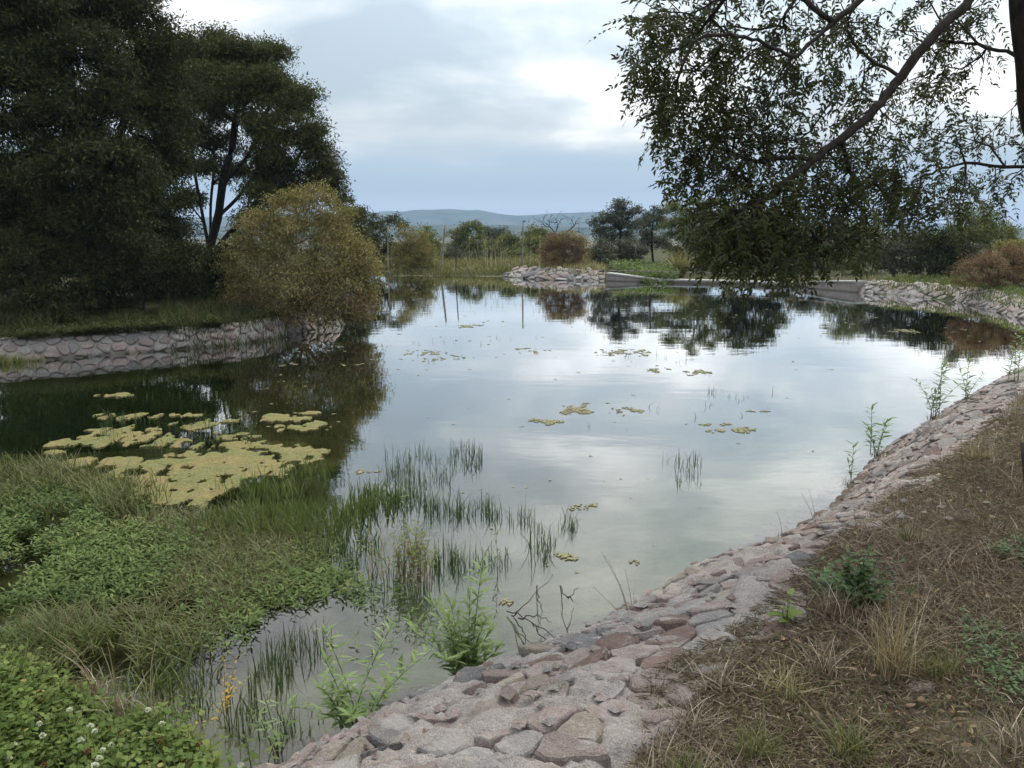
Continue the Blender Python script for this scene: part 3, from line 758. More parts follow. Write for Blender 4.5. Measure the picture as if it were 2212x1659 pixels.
L2 = [(40, 400, 21, 90), (150, 390, 22, 85), (250, 380, 22, 75), (340, 420, 22, 65), (60, 490, 20, 90), (170, 480, 21, 80), (280, 480, 21.5, 80), (355, 510, 22, 60), (-60, 430, 20, 110), (310, 560, 21, 80), (220, 560, 20.5, 80), (110, 570, 20, 85), (10, 570, 19, 80), (370, 590, 21, 60)]
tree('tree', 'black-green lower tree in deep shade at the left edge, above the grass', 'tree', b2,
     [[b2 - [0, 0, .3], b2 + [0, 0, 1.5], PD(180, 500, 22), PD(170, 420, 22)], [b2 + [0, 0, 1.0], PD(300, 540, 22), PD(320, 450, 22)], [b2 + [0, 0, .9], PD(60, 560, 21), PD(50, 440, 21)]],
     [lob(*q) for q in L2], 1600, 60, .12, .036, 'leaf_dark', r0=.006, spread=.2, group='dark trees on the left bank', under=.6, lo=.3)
b3 = np.array([-9.4, 26.0, gz(-9.4, 26.0)])
L3 = [(385, 150, 27, 62), (450, 130, 27, 60), (520, 140, 26.5, 55), (575, 150, 26.5, 50), (430, 210, 25.5, 60), (500, 210, 25.5, 62), (570, 215, 25.5, 60), (625, 240, 26, 52), (650, 300, 26, 46), (600, 290, 25, 48), (672, 350, 26, 40), (705, 395, 26.5, 34), (640, 390, 26, 40), (720, 425, 27, 24), (590, 360, 25.5, 38), (400, 290, 26, 55), (380, 220, 27.5, 60), (540, 290, 24.8, 40), (420, 370, 25, 30), (610, 440, 26, 34), (550, 420, 25, 34, 24), (480, 330, 26.5, 34), (395, 440, 26, 30), (590, 400, 26, 40), (540, 470, 25.6, 40, 20), (510, 390, 26.4, 34)]
tr3 = [[b3 - [0, 0, .3], PD(438, 600, 26), PD(450, 545, 26), PD(440, 480, 26), PD(425, 400, 26), PD(415, 330, 26), PD(420, 250, 26)],
       [PD(450, 545, 26), PD(470, 470, 25.8), PD(480, 400, 25.6), PD(500, 320, 25.5), PD(510, 240, 25.5)],
       [PD(470, 470, 25.8), PD(520, 420, 25.6), PD(560, 360, 25.6), PD(610, 290, 25.6)],
       [PD(445, 570, 26), PD(500, 500, 25.5), PD(560, 470, 25.4), PD(630, 430, 25.6), PD(690, 410, 26)],
       [PD(440, 480, 26), PD(400, 420, 26.4), PD(385, 330, 26.6)], [PD(480, 400, 25.6), PD(540, 330, 25.4), PD(570, 250, 25.6)], [PD(455, 520, 26), PD(455, 440, 26.3), PD(462, 350, 26.4), PD(455, 240, 26.4)], [PD(500, 500, 25.5), PD(560, 430, 25.3), PD(620, 380, 25.5), PD(650, 330, 25.8)], [PD(560, 470, 25.4), PD(610, 420, 25.2), PD(640, 370, 25.6)], [PD(520, 420, 25.6), PD(530, 350, 25.8), PD(520, 270, 26)]]
tree('tree', 'dark multi-stemmed tree with sky showing between its bare limbs, behind the olive bush', 'tree', b3, tr3,
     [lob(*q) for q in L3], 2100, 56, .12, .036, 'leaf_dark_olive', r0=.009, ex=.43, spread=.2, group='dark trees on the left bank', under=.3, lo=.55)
b4 = np.array([-17.5, 34.0, 1.0])
tree('tree', 'dim tree standing behind the dark trees of the left bank', 'tree', b4, [[b4 - [0, 0, .3], b4 + [0, 0, 2.5], b4 + [.3, 0, 5]]],
     [lob(a, b, D, r) for a, b, D, r in [(60, 330, 34, 70), (160, 330, 34, 70), (270, 330, 33, 60), (120, 450, 34, 80), (240, 480, 33, 80), (20, 480, 33, 80), (340, 520, 33, 60), (130, 590, 33, 70), (300, 610, 33, 60), (410, 560, 32, 35), (30, 610, 32, 60)]], 520, 46, .17, .06, 'leaf_dark', r0=.01, spread=.3, group='dark trees on the left bank', under=.8, lo=.2)
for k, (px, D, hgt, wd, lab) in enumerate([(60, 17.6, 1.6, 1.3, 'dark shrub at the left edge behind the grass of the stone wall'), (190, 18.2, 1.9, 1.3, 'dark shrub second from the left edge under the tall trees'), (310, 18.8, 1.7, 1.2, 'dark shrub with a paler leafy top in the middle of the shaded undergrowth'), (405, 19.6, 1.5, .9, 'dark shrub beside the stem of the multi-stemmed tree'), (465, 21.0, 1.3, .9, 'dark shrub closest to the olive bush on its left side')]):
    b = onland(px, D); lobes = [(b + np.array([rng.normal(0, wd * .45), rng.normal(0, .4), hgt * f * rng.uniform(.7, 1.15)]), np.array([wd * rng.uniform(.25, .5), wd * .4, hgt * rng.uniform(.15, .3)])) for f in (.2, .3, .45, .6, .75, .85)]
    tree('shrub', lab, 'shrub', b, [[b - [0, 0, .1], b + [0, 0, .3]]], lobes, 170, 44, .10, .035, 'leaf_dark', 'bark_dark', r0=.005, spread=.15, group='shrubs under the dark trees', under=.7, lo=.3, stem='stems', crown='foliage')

# --- the olive bush at the end of the wall
bb = np.array([-4.95, 20.1, .25])
LB = [(560, 520, 20, 60), (620, 460, 20, 48), (680, 450, 20, 48), (730, 490, 20, 46), (640, 530, 19.5, 62), (720, 560, 19.5, 55), (770, 560, 20, 44), (560, 600, 19.6, 60), (650, 620, 19.2, 66), (740, 630, 19.4, 60), (790, 640, 19.8, 36), (520, 640, 19.8, 44), (780, 590, 19.8, 40), (600, 500, 20.2, 46), (610, 660, 19.3, 46), (700, 672, 19.2, 46), (770, 680, 19.6, 30, 18), (600, 432, 20, 16), (640, 424, 20.2, 14), (668, 420, 20, 12), (705, 432, 20, 14), (752, 462, 20, 14), (800, 545, 20, 16), (822, 572, 20, 11), (815, 615, 19.8, 14), (500, 570, 20, 22), (545, 470, 20.4, 20)]
def bush_tips(g, T):
    n = 2600; i = rng.integers(0, len(T), n); p = T[i] + rng.normal(0, .1, (n, 3))
    leaf_geo(g, p, rsphere(n) + [0, 0, .3], rsphere(n), .06 * rng.uniform(.6, 1.3, n), .03, rng.uniform(.85, 1, n), kind='diamond')
tree('bush', 'large olive and tan bush overhanging the water at the end of the stone wall', 'bush', bb,
     [[bb - [0, 0, .25], bb + [0, 0, .2]]] + [[bb + [0, 0, .1], bb + [dx * .4, dy, .7], bb + [dx, dy * 1.5, 1.6]] for dx, dy in [(-1.2, 0), (-.7, .3), (-.3, -.3), (.1, .2), (.5, -.2), (.9, .1), (1.2, -.1)]],
     [lob(*q) for q in LB], 1900, 32, .075, .022, 'leaf_olive_yellow', 'twig_brown', r0=.0045, ex=.42, spread=.13, under=.8, lo=.25, stem='stems', crown='foliage', tube=4, extra=bush_tips)
tan = [(600, 610, 19.4, 70), (690, 640, 19.2, 70), (540, 650, 19.6, 40), (760, 660, 19.4, 40)]
T = np.concatenate([lobe_pts(*lob(*q), 2600, .1, 1)[0] for q in tan]); n = len(T); g = Geo()
leaf_geo(g, T, rsphere(n), rsphere(n), .07 * rng.uniform(.5, 1.3, n), .018, rng.random(n), kind='diamond')
g.build('dry_leaves', MATS['leaf_tan'], [o for o in COL.objects if o.name.startswith('bush')][0])
b = onland(515, 26); tree('bush', 'yellow-green leafy bush glimpsed between the multi-stemmed tree and the olive bush', 'bush', b, [[b, b + [0, 0, .8]]], [lob(515, 525, 26, 24), lob(530, 545, 26, 22), lob(500, 560, 26, 22), lob(525, 590, 26, 26)], 120, 40, .09, .04, 'leaf_bright', 'twig_brown', spread=.14, under=.8, lo=.2, stem='stems', crown='foliage')

# --- far shore, from left to right: (name, label, bearing, distance, lobes, tips, leaf size, leaf material, trunk?)
def far(name, label, cat, px, D, lobes, tips, per, L, leafm, bark='bark_grey', group=None, W=None, trunk=None, lo=.3, under=.7, r0=.008, spread=None, ex=.45, stem=None):
    b = onland(px, D); lb = [lob(a, y, D + (rng.uniform(-.6, .6) if len(q) == 0 else q[0]), r, *q[1:]) for a, y, r, *q in lobes]
    tl = [[b - [0, 0, .2], b + [0, 0, .5]]] if trunk is None else [[b - [0, 0, .2]] + [PD(a, y, D) for a, y in tr] if i == 0 else [PD(a, y, D) for a, y in tr] for i, tr in enumerate(trunk)]
    istree = cat == 'tree'
    return tree(name, label, cat, b, tl, lb, tips, per, L, W or L * .42, leafm, bark, r0=r0, spread=spread or L * 1.3, group=group, under=under, lo=lo, stem='trunk' if istree else 'stems', crown='crown' if istree else 'foliage', tube=4, ex=ex)
GB = 'trees and bushes of the far shore'
for px, lab in [(965, 'grey-green scrub behind the leaning pole'), (1040, 'grey-green scrub under the umbrella-topped tree'), (1110, 'olive scrub behind the right part of the reeds')]:
    far('bush', lab, 'bush', px, 50, [(px - 22, 556, 22, 0, 15), (px + 18, 552, 24, 0, 17), (px, 566, 30, 0, 13), (px + 40, 562, 20, 0, 14)], 200, 24, .13, 'leaf_far_grey' if px < 1100 else 'leaf_far_green', 'twig_brown', GB, lo=.15)
far('tree', 'dark small tree just right of the olive bush, behind the left fence pole', 'tree', 790, 46, [(770, 470, 26), (800, 485, 24), (825, 490, 20), (850, 480, 16), (790, 520, 30), (830, 525, 26), (870, 490, 14), (760, 510, 30), (810, 555, 30), (850, 545, 22)], 330, 26, .15, 'leaf_dark_olive', 'bark_dark', GB)
far('tree', 'tree with a pointed top against the sky behind the olive bush', 'tree', 745, 38, [(745, 440, 18), (740, 470, 26), (765, 465, 18), (735, 500, 30), (770, 510, 24)], 200, 26, .14, 'leaf_dark_olive', 'bark_dark', GB)
far('bush', 'yellow-green willowy bush at the left end of the reeds', 'bush', 890, 44.6, [(880, 515, 24, -.3), (905, 530, 26, 0), (860, 545, 24, 0), (930, 555, 22, 0), (890, 560, 34, 0), (870, 575, 24, -.2, 14), (925, 578, 22, -.2, 12)], 420, 26, .12, 'leaf_far_yellow', 'twig_brown', GB, W=.035, lo=.15)
far('tree', 'small round green tree in the gap left of the leaning pole', 'tree', 925, 62, [(925, 512, 20), (945, 525, 18), (910, 525, 16), (930, 545, 22)], 120, 26, .18, 'leaf_far_green', 'bark_dark', GB)
far('tree', 'umbrella-topped dark green tree in the middle of the far shore', 'tree', 1020, 60, [(1018, 493, 22, 0, 12), (1000, 500, 16, 0, 10), (985, 510, 16), (1035, 503, 14, 0, 10), (1000, 525, 22), (980, 540, 18), (1030, 530, 20), (1010, 550, 24)], 300, 26, .17, 'leaf_far_green', 'bark_dark', GB, lo=.3)
far('tree', 'twin-crowned dark tree right of the umbrella-topped tree', 'tree', 1060, 64, [(1050, 500, 13, 0, 10), (1080, 503, 15, 0, 9), (1095, 508, 10, 0, 7), (1062, 515, 18), (1090, 522, 16), (1060, 540, 22)], 200, 26, .17, 'leaf_far_grey', 'bark_dark', GB)
far('tree', 'bushy bright green tree left of the thin upright pole', 'tree', 1095, 54, [(1080, 530, 22), (1100, 520, 18), (1115, 535, 20), (1090, 550, 26), (1125, 555, 18), (1060, 555, 20)], 240, 26, .15, 'leaf_far_green', 'bark_grey', GB)
far('tree', 'flat-crowned dark tree right behind the thin upright pole', 'tree', 1155, 62, [(1155, 500, 20, 0, 10), (1175, 505, 14, 0, 9), (1140, 507, 12, 0, 9), (1160, 520, 20), (1190, 520, 14)], 150, 26, .17, 'leaf_far_green', 'bark_dark', GB)
far('tree', 'olive green tree left of the rust brown bush', 'tree', 1150, 52, [(1150, 525, 18), (1170, 535, 20), (1135, 540, 18), (1155, 555, 24), (1190, 530, 16)], 200, 26, .15, 'leaf_far_green', 'bark_grey', GB)
far('bush', 'rust brown and yellow rounded bush above the pale stones of the far shore', 'bush', 1218, 41.6, [(1200, 525, 22, 0), (1225, 520, 20, 0), (1250, 528, 20, 0), (1185, 550, 24, 0), (1218, 550, 30, 0), (1255, 553, 20, 0), (1200, 572, 22, -.3, 10), (1240, 572, 20, -.3, 10)], 480, 24, .10, 'leaf_rust', 'twig_brown', GB, W=.028, lo=.1)
g_ = [o for o in COL.objects if o.name.startswith('bush')][-1]
T = np.concatenate([lobe_pts(*lob(a, y, 41.6, r), 500, .5, .2)[0] for a, y, r in [(1230, 517, 20), (1255, 528, 18), (1205, 524, 20)]]); n = len(T); g = Geo()
leaf_geo(g, T, rsphere(n), rsphere(n), .09, .03, rng.random(n), kind='diamond'); g.build('yellow_leaves', MATS['leaf_far_yellow'], g_)
far('tree', 'tall dark tree with separate cloud-like clumps right of the rust brown bush', 'tree', 1335, 47, [(1348, 442, 17, 0, 11), (1330, 458, 16, 0, 12), (1300, 470, 14, 0, 9), (1285, 484, 12, 0, 8), (1318, 480, 15), (1355, 465, 16, 0, 12), (1375, 455, 12, 0, 9), (1345, 495, 18), (1310, 500, 14), (1372, 490, 15), (1292, 505, 10), (1320, 525, 18), (1300, 545, 18), (1360, 520, 18)], 420, 26, .13, 'leaf_far_grey', 'bark_dark', GB, trunk=[[(1338, 560), (1340, 520), (1342, 480), (1346, 450)], [(1341, 500), (1318, 475), (1300, 470)], [(1341, 490), (1362, 470), (1374, 458)]], lo=.4, under=.4)
far('tree', 'smaller dark tree with airy clumps between the tall dark tree and the green thicket', 'tree', 1410, 49, [(1415, 455, 13, 0, 9), (1400, 470, 12, 0, 9), (1430, 465, 14, 0, 10), (1395, 490, 16), (1425, 490, 18), (1410, 515, 20), (1390, 530, 18), (1435, 530, 18)], 280, 26, .13, 'leaf_far_grey', 'bark_dark', GB, trunk=[[(1410, 560), (1408, 510), (1412, 465)]], lo=.4)
far('tree', 'thin bare-stemmed dark tree standing at the right of the rust brown bush', 'tree', 1296, 44, [(1296, 530, 12), (1288, 545, 13), (1305, 548, 12), (1296, 560, 14)], 90, 22, .13, 'leaf_far_grey', 'bark_dark', GB, trunk=[[(1297, 560), (1296, 520), (1296, 490), (1294, 478)]])
far('bush', 'grey-green hemispherical bush in front of the tall dark tree', 'bush', 1365, 44.5, [(1355, 535, 22, 0), (1380, 545, 20, 0), (1340, 555, 18, 0), (1365, 560, 26, 0, 16)], 240, 24, .11, 'leaf_far_grey', 'twig_brown', GB, lo=.15)
far('tree', 'large green leafy tree right of the dark clumped tree, partly behind the overhanging branch', 'tree', 1500, 44, [(1450, 448, 14), (1480, 455, 26), (1510, 440, 22), (1540, 450, 24), (1460, 490, 28), (1500, 490, 34), (1545, 490, 34), (1475, 530, 34), (1520, 535, 38), (1450, 545, 20), (1560, 540, 32), (1500, 570, 34, 0, 16)], 620, 28, .14, 'leaf_far_green', 'bark_grey', GB)
far('tree', 'dark round green tree whose reflection lies below the overhanging branch', 'tree', 1620, 41, [(1600, 480, 36), (1640, 475, 34), (1585, 520, 36), (1630, 520, 42), (1670, 510, 34), (1650, 555, 38), (1600, 560, 36), (1690, 545, 30)], 560, 28, .14, 'leaf_dark_olive', 'bark_grey', GB)
far('bush', 'greyish scrub behind the middle of the spillway, under the overhanging branch', 'bush', 1760, 42, [(1720, 545, 24), (1755, 540, 26), (1790, 545, 26), (1740, 575, 26, 0, 14), (1785, 575, 24, 0, 14)], 260, 24, .12, 'leaf_far_grey', 'twig_brown', GB, lo=.15)
far('bush', 'green bush with thin twiggy top above the right wing of the spillway', 'bush', 1850, 39, [(1830, 500, 28), (1870, 505, 26), (1820, 545, 30), (1860, 550, 32), (1890, 560, 24), (1840, 580, 26, 0, 12)], 380, 24, .12, 'leaf_far_green', 'twig_brown', GB, lo=.2)
far('bush', 'grey-green thicket with pale twigs left of the dark hollow on the right bank', 'bush', 1925, 34, [(1900, 540, 30), (1940, 530, 32), (1975, 545, 28), (1910, 575, 26, 0, 18), (1960, 575, 28, 0, 18), (1985, 520, 24)], 420, 24, .11, 'leaf_far_grey', 'twig_brown', GB, lo=.2)
far('bush', 'dark hollow bush on the right bank between grey thicket and rusty bush', 'bush', 2040, 33, [(2020, 530, 34), (2055, 545, 34), (2020, 570, 30), (2060, 580, 28, 0, 18), (2085, 560, 24)], 380, 26, .12, 'leaf_dark', 'bark_dark', GB, lo=.2)
far('tree', 'feathery light green tree at the right behind the rusty bush', 'tree', 2110, 36, [(2080, 485, 34), (2120, 470, 28), (2150, 490, 34), (2100, 520, 38), (2145, 525, 36), (2180, 515, 30), (2065, 520, 28), (2080, 450, 12)], 560, 26, .12, 'leaf_far_green', 'bark_grey', GB, W=.035, lo=.2)
far('bush', 'rusty red-brown dry bush at the right edge on the far right bank', 'bush', 2150, 27.5, [(2100, 585, 34), (2140, 570, 34), (2180, 565, 36), (2130, 605, 30, 0, 18), (2180, 605, 34, 0, 20), (2215, 580, 34), (2230, 610, 34, 0, 20)], 560, 26, .075, 'leaf_rust', 'twig_brown', GB, W=.022, lo=.1)
far('bush', 'yellow-green bush behind the rusty bush at the right edge', 'bush', 2190, 31, [(2170, 545, 26), (2200, 540, 28), (2220, 555, 30), (2250, 550, 40)], 300, 26, .09, 'leaf_far_yellow', 'twig_brown', GB, lo=.2)

def dead_tree():
    b = onland(1200, 54); root = thing('dead_tree', tuple(b), 'bare dead tree with leafless forked branches above the rust brown bush', 'tree')
    sk = Skel(); sk.line(curve([b - [0, 0, .2], PD(1205, 530, 54), PD(1200, 505, 54)], 4))
    for line in [[(1200, 505), (1188, 490), (1172, 478)], [(1188, 490), (1186, 475)], [(1200, 505), (1205, 485), (1200, 474)], [(1205, 485), (1214, 472)], [(1204, 520), (1225, 500), (1240, 488), (1246, 477)], [(1225, 500), (1250, 500), (1268, 492)], [(1188, 490), (1178, 488), (1163, 472)], [(1240, 488), (1236, 476)], [(1172, 478), (1166, 480)]]:
        pts = curve([PD(a, c, 54 + rng.uniform(-.4, .4)) for a, c in line], 3); j = int(np.argmin(np.sum((np.array(sk.p) - pts[0]) ** 2, 1))); sk.line(pts[1:], j)
    tips = np.array([q + rng.normal(0, .25, 3) + [0, 0, .15] for q in sk.p[8:] for _ in range(2)]); sk.grow(tips, .3)
    g = Geo(); sk.geo(g, .012, .42, sides=4); g.build('branches', MATS['bark_grey'], root)
dead_tree()

# --- poles standing at the far shore
def pole(label, top, bot, D, r, mat, cap=False):
    a, c = PD(*bot, D), PD(*top, D); a[2] = gz(a[0], a[1]) - .15
    g = Geo(); tube_geo(g, curve([a, (a + c) / 2 + rng.normal(0, .02, 3), c], 4), np.linspace(r * 1.15, r * .85, 9), 7)
    root = thing('wooden_pole', (a[0], a[1], a[2] + .15), label, 'pole', 'wooden poles at the far shore')
    g.build('shaft', MATS[mat], root, smooth=True)
    if cap:
        g = Geo(); tube_geo(g, [c + [0, 0, -.02], c + [.02, 0, .04], c + [.09, 0, .07], c + [.12, 0, .0]], [r * .8, r * 1.3, r * 1.1, r * .3], 6); g.build('cap', MATS['pole_dark'], root)
pole('leaning pale wooden pole standing in the reeds', (961, 486), (952, 570), 44.0, .055, 'pole_wood')
pole('thin upright pale wooden pole with a dark cap, left of the rust brown bush', (1130, 480), (1127, 565), 43.6, .04, 'pole_wood', True)
pole('pale wooden pole at the left beside the willowy bush', (838, 487), (839, 580), 44.2, .045, 'pole_wood')
pole('thin dark pole nearest the olive bush', (820, 488), (820, 575), 44.4, .03, 'pole_dark')
pole('thin dark pole in front of the umbrella-topped tree', (988, 490), (984, 565), 44.0, .03, 'pole_dark')

# ------------------------------------------------------------------ the tree over the near right bank
def overhang():
    base = np.array([4.35, 5.6, gz(4.35, 5.6)])
    root = thing('tree', tuple(base), 'near tree with pinnate leaves hanging over the water from the upper right', 'tree')
    sk = Skel()
    q = lambda l: [PD(a, b, D) for a, b, D in l]
    tr = sk.line(curve([base - [0, 0, .3], base + [-.25, -.1, .9]] + q([(2262, 330, 5.4), (2222, 130, 5.2), (2205, -40, 5.1), (2215, -260, 5.1), (2190, -520, 5.2)]), 4))
    def br(l, k=5):
        pts = curve(q(l), k, .005); j = int(np.argmin(np.sum((np.array(sk.p) - pts[0]) ** 2, 1))); return sk.line(pts[1:], j)
    br([(2205, -180, 5.1), (2140, -60, 5.0), (2085, 10, 4.95), (2010, 85, 4.9), (1945, 165, 4.85), (1890, 235, 4.8), (1815, 300, 4.75), (1755, 345, 4.7), (1700, 392, 4.65), (1640, 435, 4.6), (1560, 470, 4.6)])
    br([(2215, -260, 5.1), (2050, -200, 4.9), (1900, -40, 4.7), (1800, 50, 4.6), (1715, 125, 4.5), (1680, 185, 4.5), (1640, 250, 4.45)])
    br([(1715, 125, 4.5), (1640, 90, 4.4), (1560, 75, 4.3), (1480, 90, 4.3)])
    br([(1800, 50, 4.6), (1700, -20, 4.6), (1580, -10, 4.5), (1490, 30, 4.5)])
    br([(1950, 160, 4.85), (1880, 130, 5.0), (1830, 60, 5.1), (1860, -40, 5.2)])
    br([(1755, 345, 4.7), (1690, 340, 4.7), (1640, 350, 4.8), (1580, 330, 4.9)])
    br([(2222, 130, 5.2), (2110, 95, 5.5), (2000, 90, 5.7), (1930, 60, 5.8)])
    br([(2262, 330, 5.4), (2212, 362, 5.6), (2110, 352, 5.7), (2050, 362, 5.7), (1990, 382, 5.7)])
    br([(2170, 360, 5.65), (2140, 320, 5.7), (2105, 300, 5.8)])
    br([(1700, 392, 4.65), (1730, 460, 4.6), (1770, 520, 4.6)])
    br([(1815, 300, 4.75), (1850, 400, 4.9), (1900, 480, 5.0)])
    br([(1640, 435, 4.6), (1620, 500, 4.5), (1660, 560, 4.4)])
    lobes = [  # px, py, depth, rx, ry, tips
        (1450, 40, 4.5, 90, 60, 55), (1420, 110, 4.5, 80, 70, 55), (1450, 190, 4.5, 70, 60, 60), (1440, 260, 4.5, 55, 50, 40), (1520, 60, 4.6, 80, 80, 50), (1540, 170, 4.6, 80, 70, 70), (1530, 270, 4.6, 80, 60, 70),
        (1620, 60, 4.7, 80, 70, 45), (1640, 170, 4.7, 80, 70, 60), (1620, 280, 4.8, 90, 70, 80), (1500, 350, 4.6, 70, 45, 45), (1590, 370, 4.7, 90, 50, 75), (1480, 400, 4.6, 45, 25, 14),
        (1730, 60, 4.8, 80, 70, 50), (1740, 190, 4.8, 80, 80, 50), (1700, 300, 4.8, 80, 60, 60), (1840, 60, 5.0, 80, 70, 60), (1860, 180, 5.1, 70, 80, 45), (1830, 280, 4.9, 70, 70, 50), (1790, 380, 4.8, 90, 60, 85),
        (1900, 340, 5.1, 80, 70, 70), (1700, 440, 4.6, 110, 50, 85), (1590, 470, 4.6, 90, 50, 90), (1560, 530, 4.5, 70, 40, 80), (1650, 530, 4.5, 90, 55, 130), (1740, 520, 4.6, 90, 60, 120), (1830, 500, 4.7, 80, 60, 90), (1600, 580, 4.4, 65, 28, 60), (1690, 585, 4.4, 70, 30, 65), (1780, 575, 4.5, 60, 28, 45), (1840, 555, 4.6, 30, 30, 18),
        (1900, 440, 5.0, 70, 60, 75), (1970, 400, 5.3, 70, 70, 60), (1960, 490, 5.2, 80, 50, 70), (2010, 200, 5.5, 80, 80, 60), (1990, 60, 5.5, 80, 70, 60), (2090, 60, 5.6, 70, 70, 40), (2100, 170, 5.6, 60, 60, 26), (2030, 300, 5.6, 70, 50, 38), (2120, 290, 5.8, 70, 45, 26),
        (2180, 290, 5.7, 40, 60, 16), (2080, 400, 5.7, 90, 40, 34), (2160, 410, 5.7, 60, 40, 24), (2050, 460, 5.6, 60, 30, 20), (2130, 450, 5.7, 60, 25, 14), (2200, 230, 5.5, 30, 50, 8),
        (1600, -120, 4.8, 220, 90, 90), (1900, -140, 5.2, 220, 90, 90), (2200, -200, 5.4, 220, 160, 90), (2420, 60, 5.6, 160, 200, 60), (2400, 380, 5.7, 120, 120, 40), (2000, -450, 5.5, 320, 200, 110)]
    T = []
    for px, py, D, rx, ry, n in lobes:
        D = D + .15; n = int(n * (.85 if py > 420 else .95)); c = PD(px, py - (32 if py > 420 else 8), D); d = rsphere(n) * (rng.random((n, 1)) ** .45)
        T.append(c + d * np.array([rx * D / FPX, .38, ry * D / FPX]))
    T = np.concatenate(T); T = T[rng.random(len(T)) < .60]; sk.grow(T, .12, .03, .8, .10)
    g = Geo(); sk.geo(g, .0023, .415, .16, sides=6); tp = np.array([sk.p[i] for i in tr]); tube_geo(g, tp, np.interp(np.arange(len(tp)), [0, 5, 12, len(tp) - 1], [.15, .10, .07, .045]), 12); g.build('trunk', MATS['bark_dark'], root, smooth=True)
    # pinnate leaves: two or three at every twig end
    per = 2; n = len(T) * per; Pt = np.repeat(T, per, 0) + rng.normal(0, .035, (n, 3))
    D = unit(rsphere(n) * 1.0 + np.array([-.25, 0, -.45])); L = rng.uniform(.09, .17, n); N = unit(rsphere(n) * .8 + np.array([0, -.25, .9])); S = unit(np.cross(D, N)); N = np.cross(S, D)
    k = 6; g = Geo(); tone = np.clip(np.repeat(rng.normal(.45, .15, len(T)), per) + rng.normal(0, .12, n), 0, 1)
    for j in range(k):
        f = (j + .6) / k; p = Pt + D * (L * f)[:, None] + np.array([0, 0, -1.0]) * (L * .35 * f * f)[:, None]
        for sgn in (-1, 1):
            keep = rng.random(n) > .06
            d = unit(S * sgn * .85 + D * .6 + rng.normal(0, .16, (n, 3)) + np.array([0, 0, -.22])); ll = .035 * rng.uniform(.75, 1.25, n) * (1 - .25 * abs(f - .5))
            leaf_geo(g, p[keep], d[keep], (N + rng.normal(0, .35, (n, 3)))[keep], ll[keep], (ll * .37)[keep], np.clip(tone + rng.normal(0, .1, n), 0, 1)[keep], droop=.15)
    leaf_geo(g, Pt + D * L[:, None] + np.array([0, 0, -1.0]) * (L * .35)[:, None], D + [0, 0, -.5], N, .038, .014, tone, droop=.1)
    e = Pt + D * L[:, None] + np.array([0, 0, -1.0]) * (L * .35)[:, None]; m = Pt + D * (L * .5)[:, None] + np.array([0, 0, -1.0]) * (L * .0875)[:, None]; w = S * .0011
    V = np.stack([Pt - w, Pt + w, m + w, m - w, e + w, e - w], 1).reshape(-1, 3); f = np.array([[0, 1, 2], [0, 2, 3], [3, 2, 4], [3, 4, 5]])
    g.add(V, (np.arange(n)[:, None, None] * 6 + f[None]).reshape(-1, 3), .3)
    g.build('crown', MATS['leaf_overhang'], root)
overhang()

# ------------------------------------------------------------------ scattering
def in_poly(X, Y, poly):
    ins = np.zeros(len(X), bool); k = len(poly)
    for i in range(k):
        (ax, ay), (bx, by) = poly[i], poly[(i + 1) % k]
        ins ^= ((ay > Y) != (by > Y)) & (X < (bx - ax) * (Y - ay) / (by - ay + 1e-12) + ax)
    return ins
def scatter(px, n, z=0.0, near=0.0):
    """points inside a patch given by its outline; near>0 puts more of them close by"""
    w = np.array([P(a, b, z)[:2] for a, b in px]); lo, hi = w.min(0), w.max(0); out = np.zeros((0, 2))
    while len(out) < n:
        q = rng.uniform(lo, hi, (n * 3, 2)); q = q[in_poly(q[:, 0], q[:, 1], w)]
        if near: q = q[rng.random(len(q)) < (lo[1] / np.maximum(np.hypot(*q.T), .1)) ** near]
        out = np.concatenate([out, q])
    return out[:n]
def frayed(p, s=.12): return p + rng.normal(0, s, p.shape)
def clumped(pts, sc, thr, seed=0.0, sharp=8.0):
    v = fbm(pts[:, 0] * sc, pts[:, 1] * sc, seed, 3); return pts[rng.random(len(pts)) < 1 / (1 + np.exp(-(v - thr) * sharp * 4))]
def drop(p, z=None, dz=0.0):
    zz = height(p[:, 0], p[:, 1], sink=False) + dz if z is None else np.full(len(p), z); return np.c_[p, zz]

